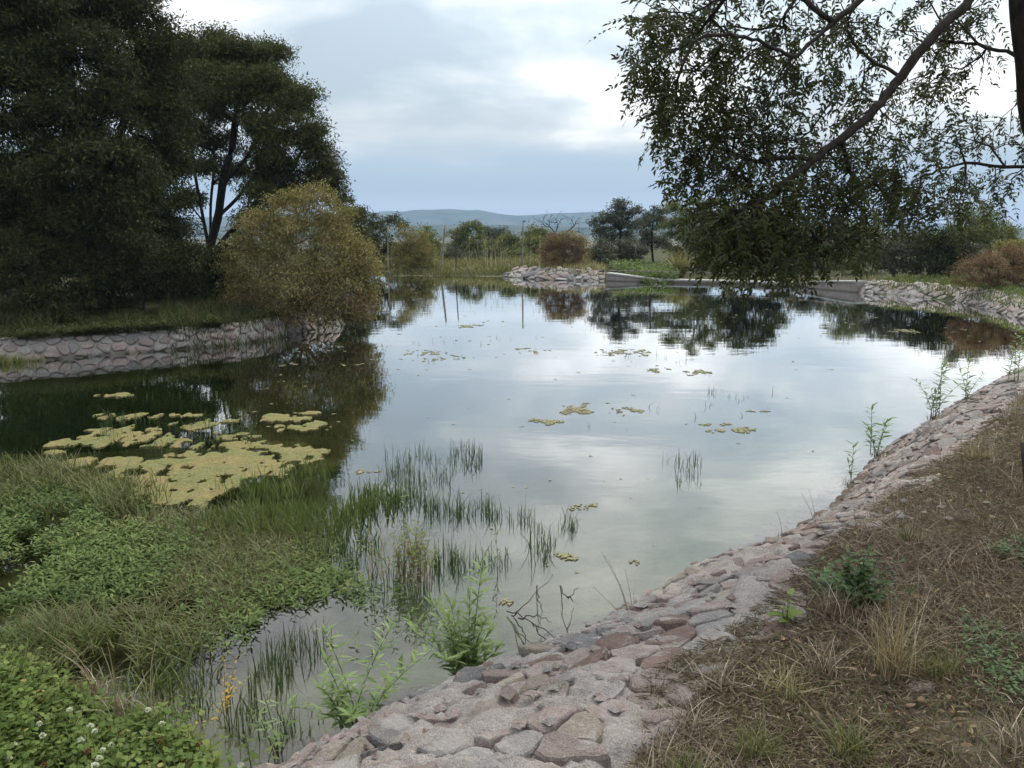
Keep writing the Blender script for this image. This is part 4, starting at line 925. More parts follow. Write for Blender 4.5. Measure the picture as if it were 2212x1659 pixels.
def sprigs(gl, gs, base, hgt, nleaf, L, W, lean, tone=None, spiral=2.4, up=.35, start=.12, kind='lance', droop=.25, stem_r=None, az=None, sides=3, jitter=.12):
    """leafy stems: leaves set spirally along a leaning stem"""
    n = len(base); az = rng.uniform(0, 2 * np.pi, n) if az is None else az
    hgt, lean = np.broadcast_to(hgt, (n,)), np.broadcast_to(lean, (n,))
    dr = np.stack([np.cos(az), np.sin(az), np.zeros(n)], -1)
    at = lambda t: base + dr * (hgt * lean * t ** 1.6)[:, None] + np.array([0, 0, 1.0]) * (hgt * t * (1 - .2 * lean * t))[:, None]
    tone = rng.uniform(.1, .8, n) if tone is None else tone; ph = rng.uniform(0, 6.28, n)
    for j in range(nleaf):
        t = start + (1 - start) * (j + .5) / nleaf; p = at(np.clip(t + rng.normal(0, .3 / nleaf, n), 0, 1)); a = ph + j * spiral
        d = np.stack([np.cos(a), np.sin(a), np.full(n, up + .8 * max(0, t - .75) * 3)], -1) + rng.normal(0, jitter, (n, 3)); sc = rng.uniform(.7, 1.25, n) * (1.0 - .45 * abs(t - .5))
        leaf_geo(gl, p, d, np.array([0, 0, 1.0]) + rng.normal(0, .25, (n, 3)), L * sc, W * sc, np.clip(tone + .25 * (t - .5) + rng.normal(0, .09, n), 0, 1), kind=kind, droop=droop)
    if gs is not None:
        ts = np.linspace(0, 1, 5); pts = np.stack([at(t) for t in ts], 1); r = stem_r or .0022
        a = np.arange(sides) * 2 * np.pi / sides; ring = np.stack([np.cos(a), np.sin(a), 0 * a], -1)
        V = pts[:, :, None, :] + ring[None, None] * (r * (1 - .6 * ts))[None, :, None, None]
        f = [[i * sides + k, i * sides + (k + 1) % sides, (i + 1) * sides + (k + 1) % sides] for i in range(4) for k in range(sides)] + [[i * sides + k, (i + 1) * sides + (k + 1) % sides, (i + 1) * sides + k] for i in range(4) for k in range(sides)]
        gs.add(V.reshape(-1, 3), (np.arange(n)[:, None, None] * 5 * sides + np.array(f)[None]).reshape(-1, 3), .5)

# ------------------------------------------------------------------ far shore reeds and verges
def far_plants():
    p = scatter([(840, 596), (1090, 598), (1190, 588), (1290, 584), (1300, 578), (830, 582)], 6000); p = p[(p[:, 1] > 42.7)]
    n = len(p); edge = np.clip((p[:, 1] - 42.5) / 3, 0, 1)
    g = Geo(); blade_geo(g, drop(p), rng.uniform(.25, .7, n) * (.7 + .4 * edge), .03, rng.uniform(.15, 1.1, n), rng.uniform(.0, .55, n))
    tag(g.build('reed_bed', MATS['grass_reed']), 'yellow-green reed bed along the far shore between willowy bush and stones', 'reeds', kind='stuff')
    p = scatter([(935, 590), (1190, 590), (1190, 583), (935, 583)], 45, .1); p = p[p[:, 1] > 43]; n = len(p); g = Geo(); q = drop(p); hh = rng.uniform(1.1, 1.75, n)
    blade_geo(g, q, hh, .03, rng.uniform(.02, .25, n), rng.uniform(.7, 1, n))
    k = np.repeat(np.arange(n), 5); leaf_geo(g, q[k] + np.c_[rng.normal(0, .02, (len(k), 2)), hh[k] * rng.uniform(.78, .98, len(k))], rsphere(len(k)) * .6 + [0, 0, 1], rsphere(len(k)), .13, .018, rng.uniform(.6, 1, len(k)), kind='diamond')
    tag(g.build('dry_reeds', MATS['grass_reed']), 'tall dry reed stalks rising from the reed bed', 'reeds', kind='stuff')
    # bright weeds by the spillway
    p = scatter([(1320, 590), (1440, 600), (1470, 596), (1440, 585), (1330, 582)], 900, .3); n = len(p); gl, gs = Geo(), Geo()
    sprigs(gl, gs, drop(p), rng.uniform(.25, .6, n), 8, .17, .06, rng.uniform(0, .5, n))
    gl.build('weed_patch', MATS['leaf_bright']); tag(COL.objects[-1], 'bright green weeds behind the left wing of the spillway', 'weeds', kind='stuff')
    # fountain of long grey grass
    b = onland(1465, 39.6); root = thing('grass_clump', tuple(b), 'fountain of long grey-green grass behind the concrete block', 'grass'); g = Geo(); n = 260
    blade_geo(g, b + rng.normal(0, .12, (n, 3)) * [1, 1, 0], rng.uniform(.9, 1.7, n), .03, rng.uniform(.2, 1.1, n), rng.uniform(.2, .9, n)); g.build('blades', MATS['grass_reed'], root)
    # short grass on the far banks, all the way along the water
    for px, n, h, m, lab in [([(1180, 588), (1310, 588), (1310, 575), (1180, 578)], 1500, .3, 'grass_reed', 'yellowish grass on the crest of the far stone bank'),
                             ([(1840, 614), (1960, 620), (2080, 632), (2230, 668), (2300, 650), (2080, 610), (1850, 600)], 4200, .16, 'grass_green', 'short green grass along the top of the far right bank'),
                             ([(1310, 600), (1850, 606), (1900, 592), (1310, 588)], 4200, .22, 'grass_reed', 'pale grass behind the spillway')]:
        p = scatter(px, n, .4); p = p[height(p[:, 0], p[:, 1]) > .05]; k = len(p); g = Geo(); blade_geo(g, drop(p), h * rng.uniform(.5, 1.4, k), .028, rng.uniform(.2, .9, k), rng.uniform(.1, .95, k))
        tag(g.build('bank_grass', MATS[m]), lab, 'grass', kind='stuff')
far_plants()

def left_plants():
    # grass along the top of the wall, drooping over it in places
    p = scatter([(-40, 742), (300, 726), (440, 712), (480, 704), (470, 690), (380, 685), (0, 688), (-40, 690)], 12000, .46); p = clumped(p, .9, -.12, 3)
    D, ins, _ = seg_dist(p[:, 0], p[:, 1]); p = p[(~ins) & (D.min(0) > .22)]; n = len(p); g = Geo(); tuft = .5 + 1.1 * np.clip(fbm(p[:, 0] * 1.4, p[:, 1] * 1.4, 6) + .35, 0, 1)
    blade_geo(g, drop(p), .24 * tuft ** 1.6 * rng.uniform(.3, 1.5, n), .013, rng.uniform(.2, 1.4, n), np.clip(rng.normal(.3, .25, n) + .4 * fbm(p[:, 0] * .8, p[:, 1] * .8, 9), 0, 1))
    tag(g.build('bank_grass', MATS['grass_shade']), 'shaded green grass on top of the left stone wall', 'grass', kind='stuff')
    qs = np.linspace(0, bL.S, 400); wp = bL.pos(qs, np.full(400, .5)); wpx = 1106 + FPX * wp[:, 0] / wp[:, 1]
    for px, lab, nb, wd in [(205, 'dark leafy clump spilling over the left stone wall', 520, .42), (330, 'smaller grass clump hanging over the left wall near its middle', 240, .22), (60, 'low grass clump on the wall near the left picture edge', 200, .25), (450, 'thin grass clump on the wall beside the olive bush', 160, .2)]:
        b = wp[int(np.argmin(abs(wpx - px)))].copy(); root = thing('grass_clump', tuple(b), lab, 'grass', 'clumps spilling over the left wall'); gl, gs = Geo(), Geo()
        q = b + rng.normal(0, 1, (nb, 1)) * wd * np.array([[.82, .57, 0]]) + rng.normal(0, .05, (nb, 3)) * [1, 1, 0]; sprigs(gl, gs, q, rng.uniform(.12, .34, nb), 7, .07, .016, rng.uniform(.4, 1.7, nb), az=rng.normal(-1.1, .8, nb)); gl.build('leaves', MATS['grass_shade'], root); gs.build('stems', MATS['stem_green'], root)
    p = scatter([(360, 694), (600, 706), (640, 668), (420, 646), (340, 668)], 5200, .6); n = len(p); g = Geo(); blade_geo(g, drop(p), rng.uniform(.1, .5, n), .014, rng.uniform(.2, 1.2, n), rng.random(n)); tag(g.build('bank_grass', MATS['grass_shade']), 'rank grass in the shade between the dark trees and the olive bush', 'grass', kind='stuff')
    b = P(20, 785, 0); root = thing('grass_clump', tuple(b), 'yellow-green grass clump at the waterline of the left wall by the picture edge', 'grass'); g = Geo(); n = 320
    blade_geo(g, b + rng.normal(0, 1, (n, 3)) * [.3, .08, 0] + [0, -.05, 0], rng.uniform(.1, .26, n), .012, rng.uniform(.2, .9, n), rng.uniform(.55, 1, n)); g.build('blades', MATS['grass_green'], root)
left_plants()

# ------------------------------------------------------------------ floating algae
def algae(label, ell, cell=.022, amp=.55, thr=.0, sc=2.6, pale=False):
    C = []
    for px, py, rx, ry in ell:
        c = P(px, py); a = abs(P(px + rx, py)[0] - c[0]); b = abs(P(px, py - ry)[1] - P(px, py + ry)[1]) / 2; C.append((c[0], c[1], a, b))
    C = np.array(C); main = 6.5 < C[0, 1] < 11 and C[0, 0] < -1.5; x0, x1 = (C[:, 0] - C[:, 2]).min() - .1, (C[:, 0] + C[:, 2]).max() + .1; y0, y1 = (C[:, 1] - C[:, 3]).min() - .1, (C[:, 1] + C[:, 3]).max() + .1
    if not main and C[0, 1] < 30: cell = min(cell, .011 if C[0, 1] < 16 else .016)
    xs, ys = np.arange(x0, x1, cell), np.arange(y0, y1, cell * 1.6); X, Y = np.meshgrid(xs, ys); f = np.full(X.shape, -9.0)
    for cx, cy_, a, b in C: f = np.maximum(f, 1 - ((X - cx) / a) ** 2 - ((Y - cy_) / b) ** 2)
    f = f + amp * (3.4 * fbm(X * sc, Y * sc * .8, C[0, 0], 5) + (5.6 if main else 6.0) * fbm(X * sc * 4.3, Y * sc * 2.4, 3.1, 4)) - (.35 * amp if main else .6 + .6 * amp)
    keep = (f[:-1, :-1] + f[1:, 1:] + f[1:, :-1] + f[:-1, 1:]) / 4 > thr
    if not main: keep &= rng.random(keep.shape) < np.clip(.22 + .4 * (f[:-1, :-1] - thr), .2, .65)
    n, m = X.shape; i = np.arange(n * m).reshape(n, m)
    q = np.stack([i[:-1, :-1], i[:-1, 1:], i[1:, 1:], i[1:, :-1]], -1)[keep]
    if len(q) < 4: return
    J = rng.normal(0, cell * .22, X.shape + (2,)); th = 1.0 if main else .12; Z = .005 + th * (.012 * np.clip(f - thr, 0, 1) + .012 * np.clip(fbm(X * 14, Y * 14, 1.0, 3), -.3, 1) + .004)
    V = np.stack([X + J[..., 0], Y + J[..., 1], np.maximum(Z, .004)], -1).reshape(-1, 3)
    us, inv = np.unique(q, return_inverse=True); q = inv.reshape(q.shape); V = V[us]
    # a skirt down into the water gives the raft its thickness
    F = np.concatenate([q[:, [0, 1, 2]], q[:, [0, 2, 3]]])
    e = np.concatenate([q[:, [0, 1]], q[:, [1, 2]], q[:, [2, 3]], q[:, [3, 0]]]); key = np.sort(e, 1); _, idx, cnt = np.unique(key[:, 0] * len(V) + key[:, 1], return_index=True, return_counts=True)
    be = e[idx[cnt == 1]]; nv = len(V); low = V.copy(); low[:, 2] = -.012; V = np.concatenate([V, low])
    F = np.concatenate([F, np.stack([be[:, 0], be[:, 1], be[:, 1] + nv], 1), np.stack([be[:, 0], be[:, 1] + nv, be[:, 0] + nv], 1)])
    o = Geo().add(V, F).build('algae_mat', MATS['algae' if main else 'algae_pale'], origin=(C[0, 0], C[0, 1], 0)); tag(o, label, 'algae mat', 'rafts of floating algae')
algae('largest ochre algae raft floating in front of the green grass at left', [(330, 1040, 140, 24), (450, 1010, 170, 26), (420, 1050, 95, 30), (560, 990, 120, 18), (370, 1075, 90, 22), (290, 1000, 60, 12), (620, 975, 60, 8)], amp=.5)
algae('ragged ochre algae band behind the largest raft, left part', [(200, 955, 75, 12), (290, 945, 80, 12), (250, 930, 40, 8)], amp=.6)
algae('ragged ochre algae band behind the largest raft, right part', [(400, 930, 70, 9), (450, 918, 60, 8), (500, 945, 50, 8), (370, 955, 60, 9), (560, 960, 80, 7), (480, 965, 50, 7)], amp=.75)
algae('ochre algae raft at the right of the bush reflection', [(650, 922, 62, 9), (620, 908, 50, 6), (690, 912, 25, 7)], amp=.45)
algae('thin streak of algae above the right-hand ochre raft', [(600, 900, 40, 4), (670, 893, 25, 3)], amp=.4)
algae('small round algae raft left of the largest raft', [(168, 1000, 30, 9)], amp=.3)
algae('small algae sliver at far left of the rafts', [(122, 978, 22, 5)], amp=.3)
algae('narrow ochre algae streaks in the dark reflection farther back', [(285, 900, 55, 6), (380, 898, 40, 4), (250, 855, 34, 4)], amp=.6)
algae('thin algae streak in the reflection close to the bush', [(615, 788, 26, 4)], amp=.5)
algae('pale algae patch in open water nearest the far poles', [(1020, 706, 40, 5)], amp=.4)
algae('yellow algae patch with reed tips in the middle of the pond', [(1158, 758, 34, 7)], amp=.6)
algae('pale ragged algae left of the middle patch', [(915, 762, 42, 6)], amp=.7)
algae('ragged algae speckles below the pale ragged patch', [(905, 777, 40, 4), (985, 772, 40, 4)], amp=.7)
algae('algae patch at the edge of the bright reflection, upper right', [(1425, 800, 38, 6)], amp=.4)
algae('faint algae patch farthest right in the upper pond', [(1515, 806, 26, 6)], amp=.9)
algae('faint algae trail right of the middle patch', [(1340, 762, 60, 6)], amp=1.0)
algae('brownish algae drift in the centre of the white cloud reflection', [(1280, 875, 60, 9), (1260, 888, 36, 6), (1360, 886, 50, 6)], amp=.8)
algae('thin ochre algae drift left of the central drift', [(1155, 912, 52, 7)], amp=.8)
algae('straggling algae drift at the right in the white reflection', [(1530, 918, 40, 5), (1580, 930, 45, 6)], amp=.8)
algae('narrow floating streak above the straggling right-hand drift', [(1635, 890, 42, 3)], amp=.6)
algae('yellow algae patch behind the tip of the green marsh grass', [(795, 1018, 50, 7)], amp=.4)
algae('pale algae flakes right of the rushes', [(1205, 1200, 40, 9), (1240, 1208, 22, 6)], amp=.8, cell=.014)
algae('bright yellow algae patch by the submerged twigs near the shore', [(1100, 1301, 30, 8), (1135, 1306, 30, 4)], amp=.6, cell=.012)
algae('small pale algae flake between twigs and rushes', [(992, 1270, 12, 5)], amp=.5, cell=.012)
algae('pale flake of algae in the greenish shallows', [(1370, 1216, 14, 5)], amp=.7, cell=.012)
algae('broad pale streak floating before the far right bank', [(1955, 716, 40, 5)], amp=.3)
algae('long pale streak along the reeds of the far shore', [(900, 595.5, 85, 1.6), (1040, 597, 60, 1.2)], amp=.3, cell=.06)
algae('faint algae patch in the mid water right of the rushes', [(1265, 1098, 34, 7)], amp=.9)
algae('yellow-green algae scrap under the sapling at the bottom', [(795, 1435, 14, 9)], amp=.5, cell=.01)
def flakes():
    g = Geo(); p = np.concatenate([scatter([(830, 620), (2212, 690), (2212, 860), (1500, 1120), (900, 960), (780, 800)], 230), scatter([(640, 740), (830, 740), (800, 960), (500, 960)], 40), scatter([(1000, 1050), (1500, 1000), (1400, 1250), (1000, 1270)], 24)])
    n = len(p); az = rng.uniform(0, 6.28, n); ln = rng.uniform(.02, .09, n) * np.clip(p[:, 1] / 12, .4, 2.2)
    leaf_geo(g, np.c_[p, np.full(n, .006)], np.stack([np.cos(az), np.sin(az) * .5, 0 * az], -1), np.array([[0, 0, 1.0]]).repeat(n, 0), ln, ln * .5, rng.random(n), kind='lance', droop=0)
    tag(g.build('algae_flakes', MATS['algae_pale']), 'scattered small pale flakes floating on the pond', 'algae', kind='stuff')
flakes()

# ------------------------------------------------------------------ plants standing in the water
def marsh():
    def stuff(name, lab, cat, mats, geos):
        g = geos[0]; tag(g.build(name, mats), lab, cat, kind='stuff')
    W1 = [(-460, 1090), (90, 1060), (330, 1105), (430, 1170), (400, 1250), (310, 1320), (100, 1345), (-420, 1345)]
    p = clumped(frayed(scatter(W1, 6900)), 1.6, -.25, 2); n = len(p); gl, gs = Geo(), Geo()
    sprigs(gl, gs, drop(p, -.05), rng.uniform(.07, .17, n), 8, .058, .017, rng.uniform(0, .6, n), tone=np.clip(.4 + .5 * fbm(p[:, 0], p[:, 1], 8) + rng.normal(0, .12, n), 0, 1))
    tag(gl.build('water_weed', MATS['leaf_weed']), 'dense mass of leafy green water weed at the left', 'water weed', kind='stuff'); tag(gs.build('water_weed_stems', MATS['stem_green']), 'stems of the leafy green water weed at the left', 'water weed', kind='stuff')
    W3 = [(470, 1250), (600, 1205), (700, 1195), (840, 1250), (800, 1300), (660, 1370), (480, 1350)]
    p = clumped(frayed(scatter(W3, 1700), .17), 2.2, -.05, 4, 5); n = len(p); gl, gs = Geo(), Geo()
    sprigs(gl, gs, drop(p, -.05), rng.uniform(.05, .15, n), 8, .052, .015, rng.uniform(0, .8, n))
    tag(gl.build('water_weed', MATS['leaf_weed']), 'lower sparser leafy water weed in front of the marsh grass', 'water weed', kind='stuff')
    # grass
    G = [([(370, 1110), (520, 1060), (620, 1030), (720, 1010), (870, 1015), (870, 1060), (790, 1115), (700, 1165), (650, 1185), (560, 1180), (430, 1190)], 5600, 'grass_green', .19, .45, 'upright green marsh grass standing in the water', -.08),
         ([(300, 1120), (560, 1110), (660, 1180), (640, 1260), (480, 1330), (330, 1420), (150, 1440), (-420, 1440), (-420, 1320), (300, 1330), (400, 1250)], 19000, 'grass_brown', .13, 1.1, 'matted brown-green grass between the weeds', -.22),
         ([(-420, 1010), (100, 1010), (280, 1050), (330, 1110), (60, 1100), (-420, 1110)], 7600, 'grass_brown', .22, .7, 'brownish weeds at the left edge behind the green mass', -.2),
         ([(-420, 1330), (330, 1400), (420, 1450), (300, 1500), (-420, 1500)], 6600, 'grass_green', .2, .8, 'rank grass at lower left above the leafy cover', -.2)]
    for poly, n, m, h, ln, lab, thr in G:
        p = clumped(frayed(scatter(poly, n), .13), 1.8, thr, h * 9); n = len(p); g = Geo()
        blade_geo(g, drop(p, -.03), h * rng.uniform(.5, 1.35, n), rng.uniform(.006, .013, n), ln * rng.uniform(.3, 1.5, n), np.clip(.42 + .5 * fbm(p[:, 0] * 1.5, p[:, 1] * 1.5, 5) + rng.normal(0, .15, n), 0, 1))
        tag(g.build('marsh_grass', MATS[m]), lab, 'grass', kind='stuff')
    S = [([(640, 1185), (760, 1130), (880, 1060), (960, 1090), (1090, 1090), (1195, 1160), (1190, 1215), (1040, 1240), (900, 1255), (680, 1235)], 900, .19, 'sparse dark rushes in the open water before the marsh', 2.4, .02),
         ([(790, 1000), (850, 975), (1040, 960), (1045, 1010), (980, 1060), (870, 1060)], 300, .16, 'thin rushes beyond the tip of the marsh grass', 2.6, .1),
         ([(220, 900), (560, 890), (580, 990), (400, 1005), (220, 960)], 520, .14, 'grass blades poking up between the algae rafts', 2.4, .05),
         ([(480, 1390), (720, 1370), (760, 1480), (640, 1620), (520, 1600), (430, 1480)], 260, .17, 'sparse grass in the dark water at the bottom left', 2.4, -.05),
         ([(300, 1430), (480, 1380), (520, 1480), (430, 1560), (330, 1500)], 220, .17, 'grass in the dark water beside the leafy cover', 2.4, -.05),
         ([(900, 730), (1700, 730), (1650, 960), (1300, 920), (1000, 940), (860, 800)], 300, .12, 'scattered grass tips far out in the pond', .9, .18),
         ([(1440, 985), (1510, 985), (1510, 1050), (1440, 1050)], 26, .15, 'little tuft of rushes alone in the right-hand water', 3, -.5),
         ([(1205, 1120), (1240, 1110), (1245, 1150), (1210, 1150)], 22, .16, 'small tuft of rushes right of the main rushes', 3, -.5),
         ([(180, 800), (640, 770), (700, 840), (300, 880)], 160, .1, 'faint grass tips in the dark reflection of the trees', 1.4, .1)]
    for poly, n, h, lab, sc, thr in S:
        p = clumped(scatter(poly, n), sc, thr, h * 31, 12); n = len(p)
        if n < 3: continue
        k = np.repeat(np.arange(n), 3); q = drop(p, -.02)[k] + np.c_[rng.normal(0, .018, (len(k), 2)), np.zeros(len(k))]; g = Geo()
        blade_geo(g, q, h * rng.uniform(.3, 1.3, len(k)), rng.uniform(.004, .0075, len(k)), rng.uniform(.0, 1.0, len(k)) ** 1.5, np.clip(rng.normal(.35, .22, len(k)), 0, 1))
        tag(g.build('rushes', MATS['grass_rush']), lab, 'rushes', kind='stuff')
marsh()

def leafy_cover():
    """broad-leaved cover with white flower heads in the lower left corner"""
    c = P(150, 1600, .1); root = thing('ground_cover', (c[0], c[1], 0), 'bright green leafy cover with white flower heads in the lower left corner', 'plants')
    poly = [(-560, 1440), (60, 1425), (200, 1465), (330, 1490), (420, 1560), (470, 1640), (490, 1800), (-560, 1800)]
    p = scatter(poly, 5000, .22); p = p[in_poly(p[:, 0], p[:, 1], np.array([P(a, b, .22)[:2] for a, b in poly]))]
    n = len(p); top = .20 + .16 * fbm(p[:, 0] * 2, p[:, 1] * 2, 1) + .03; base = np.c_[p, np.maximum(height(p[:, 0], p[:, 1]), -.05)]
    g, gs = Geo(), Geo(); hh = np.maximum(top * rng.uniform(.75, 1.2, n), .06)
    sprigs(g, gs, base, hh, 7, .042, .031, rng.uniform(0, .7, n), tone=np.clip(.45 + .4 * fbm(p[:, 0] * 3, p[:, 1] * 3, 4) + rng.normal(0, .15, n), 0, 1), up=.15, start=.25, kind='broad', droop=.2)
    tag(g.build('leaves', MATS['leaf_bright'], root), kind='stuff'); tag(gs.build('stems', MATS['stem_green'], root), kind='stuff')
    p2 = scatter(poly, 2800, .2); k2 = len(p2); gb = Geo(); blade_geo(gb, np.c_[p2, np.maximum(height(p2[:, 0], p2[:, 1]), -.03)], rng.uniform(.12, .36, k2), .006, rng.uniform(.1, .9, k2), np.clip(rng.normal(.5, .25, k2), 0, 1)); tag(gb.build('grass_blades', MATS['grass_green'], root), kind='stuff')
    def head(px, py, m, nm, r):
        q = P(px, py, .19); o = Geo(); k = 60; d = rsphere(k); d[:, 2] = abs(d[:, 2]); leaf_geo(o, q + d * r * .55, d + rsphere(k) * .6, rsphere(k), r * rng.uniform(.4, .7, k), r * .5, rng.random(k), kind='broad')
        tube_geo(o, curve([q + [rng.normal(0, .02), rng.normal(0, .02), -.1], q + [0, 0, -.05], q], 3), .0014, 4, .0); o.build(nm, MATS[m], root, origin=q)
    for px, py in [(65, 1545), (85, 1565), (195, 1570), (205, 1580), (240, 1610), (350, 1565), (222, 1690 - 70), (215, 1640), (205, 1655), (520, 1625 + 30), (150, 1535), (30, 1610), (20, 1640), (92, 1590), (175, 1600), (320, 1535)]: head(px, py, 'flower_white', 'flower_head', rng.uniform(.011, .017))
    for px, py in [(405, 1640), (430, 1610), (415, 1655), (190, 1625), (95, 1655), (345, 1605)]: head(px, py, 'flower_brown', 'withered_flower_head', .016)
leafy_cover()

def dry_stalks(label, px, py, z, items):
    b = P(px, py, z); root = thing('dry_stalks', tuple(b), label, 'stalks', 'dry stalks at the lower left'); g = Geo()
    tube_geo(g, [b - [0, 0, .06], b + [0, 0, .01]], .012, 6, .3)
    for dx, dy, h in items: tube_geo(g, curve([b + rng.normal(0, .006, 3) * [1, 1, 0] - [0, 0, .05], b + [dx * .35, dy * .35, h * .62], b + [dx, dy, h]], 6), np.linspace(.0032, .0011, 13), 5, rng.uniform(.55, 1))
    g.build('stalks', MATS['straw_gold'], root)
    g = Geo(); n = 40; blade_geo(g, b + rng.normal(0, .03, (n, 3)) * [1, 1, 0], rng.uniform(.06, .2, n), .004, rng.uniform(.3, 1.4, n), rng.random(n)); g.build('blades', MATS['straw'], root)
dry_stalks('pale dry stalks bending over at the edge of the leafy cover, left group', 255, 1545, .1, [(-.06, .02, .34), (-.04, .05, .30), (-.02, 0, .38), (.03, .02, .22)])
dry_stalks('pale dry stalks bending over at the edge of the leafy cover, right group', 325, 1555, .08, [(.05, .02, .40), (.09, .03, .34), (.07, 0, .30), (-.03, .02, .25)])
dry_stalks('long brown dead stem arching across the lower left weeds', 215, 1500, .06, [(-.24, .05, .22), (-.34, .1, .32), (-.30, .14, .18), (.06, .03, .1)])

# ------------------------------------------------------------------ single plants
def herb(label, base, stems, leafm='leaf_herb', L=.085, W=.015, nleaf=22, r=.0035, group=None, name='waterside_plant', dead=True, stemm='stem_green', kind='lance', up=.5, droop=.3):
    """stems: list of (dx, dy, height)"""
    root = thing(name, tuple(base), label, 'plant', group); gl, gs = Geo(), Geo()
    for dx, dy, h in stems:
        h *= 1.08; ln = math.hypot(dx, dy) / h; az = np.array([math.atan2(dy, dx)])
        sprigs(gl, gs, np.array([base + rng.normal(0, .025, 3) * [1, 1, 0]]), np.array([h]), max(5, int(nleaf * h / .4)), L, W, np.array([ln]), tone=np.array([rng.uniform(.25, .7)]), stem_r=r, sides=5, up=up, start=.18, jitter=.2, kind=kind, droop=droop)
    gl.build('leaves', MATS[leafm], root); gs.build('stems', MATS[stemm], root, smooth=True)
    if dead:
        g = Geo(); n = 70; blade_geo(g, base + rng.normal(0, .035, (n, 3)) * [1, 1, 0] - [0, 0, .01], rng.uniform(.04, .12, n), .004, rng.uniform(.4, 1.5, n), rng.random(n)); g.build('dead_stalks', MATS['leaf_rust'], root)
    return root
b = P(1005, 1497, .03)
herb('tall leafy willow-like plant growing at the waterline in the centre foreground', b, [(.05 + .14 * k, rng.uniform(-.05, .08), hh) for k, hh in [(-3, .40), (-2.4, .46), (-2, .36), (-1.6, .5), (-1.1, .44), (-.7, .40), (-.4, .5), (0, .45), (.1, .70), (.3, .42), (.6, .38), (.8, .52), (1.0, .34), (-1.8, .28), (-2.6, .24), (.9, .27), (0, .3)]] , L=.10, W=.021, nleaf=30, group='leafy plants at the near waterline')
b = P(768, 1598, .03)
herb('spreading leafy plant with slanting stems at the bottom centre waterline', b, [(-.32, .05, .36), (-.26, 0, .42), (-.2, .1, .5), (-.1, .05, .44), (-.36, -.06, .28), (.14, .2, .56), (.22, .25, .50), (-.28, .12, .34), (-.05, .02, .3), (-.4, .02, .22), (-.15, -.08, .26)], L=.085, W=.018, nleaf=32, group='leafy plants at the near waterline')
b = P(600, 1640, 0); herb('low leafy sprigs standing in dark water left of the spreading plant', b, [(-.1, 0, .25), (.05, .05, .3), (.12, -.02, .2), (-.18, .06, .2), (-.02, .1, .22)], L=.055, W=.013, dead=False, group='leafy plants at the near waterline')
b = P(545, 1700, .05); herb('pale green nettle-like sprig at the bottom edge left of the rocks', b, [(0, .02, .24), (.06, 0, .18), (-.08, .02, .2)], 'leaf_bright', .05, .028, 14, dead=False, kind='broad', up=.1)
b = P(480, 1560, 0); herb('small golden-leaved plant standing in the dark water at lower left', b, [(-.06, .05, .30), (.1, .06, .24), (.18, .04, .2), (-.14, .05, .16), (.24, 0, .12)], 'leaf_gold', .028, .012, 26, .002, dead=False, stemm='twig_brown', kind='broad')
def shrublet():
    b = P(885, 1262, 0); root = thing('waterside_plant', tuple(b), 'bushy clump with brown stems and yellow-green tips standing among the rushes', 'plant'); gl, gs, gt = Geo(), Geo(), Geo(); n = 60
    base = b + rng.normal(0, 1, (n, 3)) * [.10, .05, 0]; h = rng.uniform(.25, .52, n)
    blade_geo(gs, base, h, .006, rng.uniform(.0, .55, n), rng.random(n))
    sprigs(gl, gt, base[:46], h[:46] * rng.uniform(.8, 1.1, 46), 12, .045, .013, rng.uniform(0, .55, 46), tone=rng.uniform(.5, 1, 46), start=.45)
    gl.build('leaves', MATS['leaf_bright'], root); gs.build('dry_blades', MATS['leaf_tan'], root); gt.build('stems', MATS['twig_brown'], root)
shrublet()
for lab, px, py, hs in [('thin leafy stem standing in the water right of the brown-stemmed clump', 905, 1290, [(.02, 0, .36)]), ('leafy stem leaning out of the water behind the willow-like plant', 1075, 1240, [(-.02, .02, .34), (.05, .0, .2)]), ('slender weed stem at the tip of the marsh grass', 870, 1110, [(.04, 0, .25), (-.05, 0, .2)])]:
    herb(lab, P(px, py, 0), hs, 'leaf_herb', .05, .012, 16, .0022, dead=False)

def twigs():
    b = P(1105, 1335, -.01); root = thing('dead_twigs', tuple(b), 'bare dark twigs lying half in the shallow water', 'twigs'); g = Geo()
    for line in [[(1095, 1320, .02), (1150, 1345, .10), (1210, 1385, .0)], [(1105, 1330, .02), (1130, 1310, .14), (1195, 1240, .2)], [(1120, 1335, .05), (1160, 1330, .1), (1190, 1342, .04)], [(1110, 1335, .02), (1135, 1370, .05), (1130, 1395, 0)], [(1150, 1345, .1), (1170, 1375, .05), (1205, 1400, -.01)], [(1210, 1265, .0), (1225, 1290, .12), (1250, 1270, .16)], [(1225, 1290, .12), (1240, 1300, .02)], [(1160, 1265, 0), (1165, 1295, .1), (1172, 1320, .0)]]:
        tube_geo(g, curve([P(a, c, z) for a, c, z in line], 5, .006), np.linspace(.0042, .0016, 5 * (len(line) - 1) + 1), 5)
    g.build('branches', MATS['bark_dark'], root)
twigs()

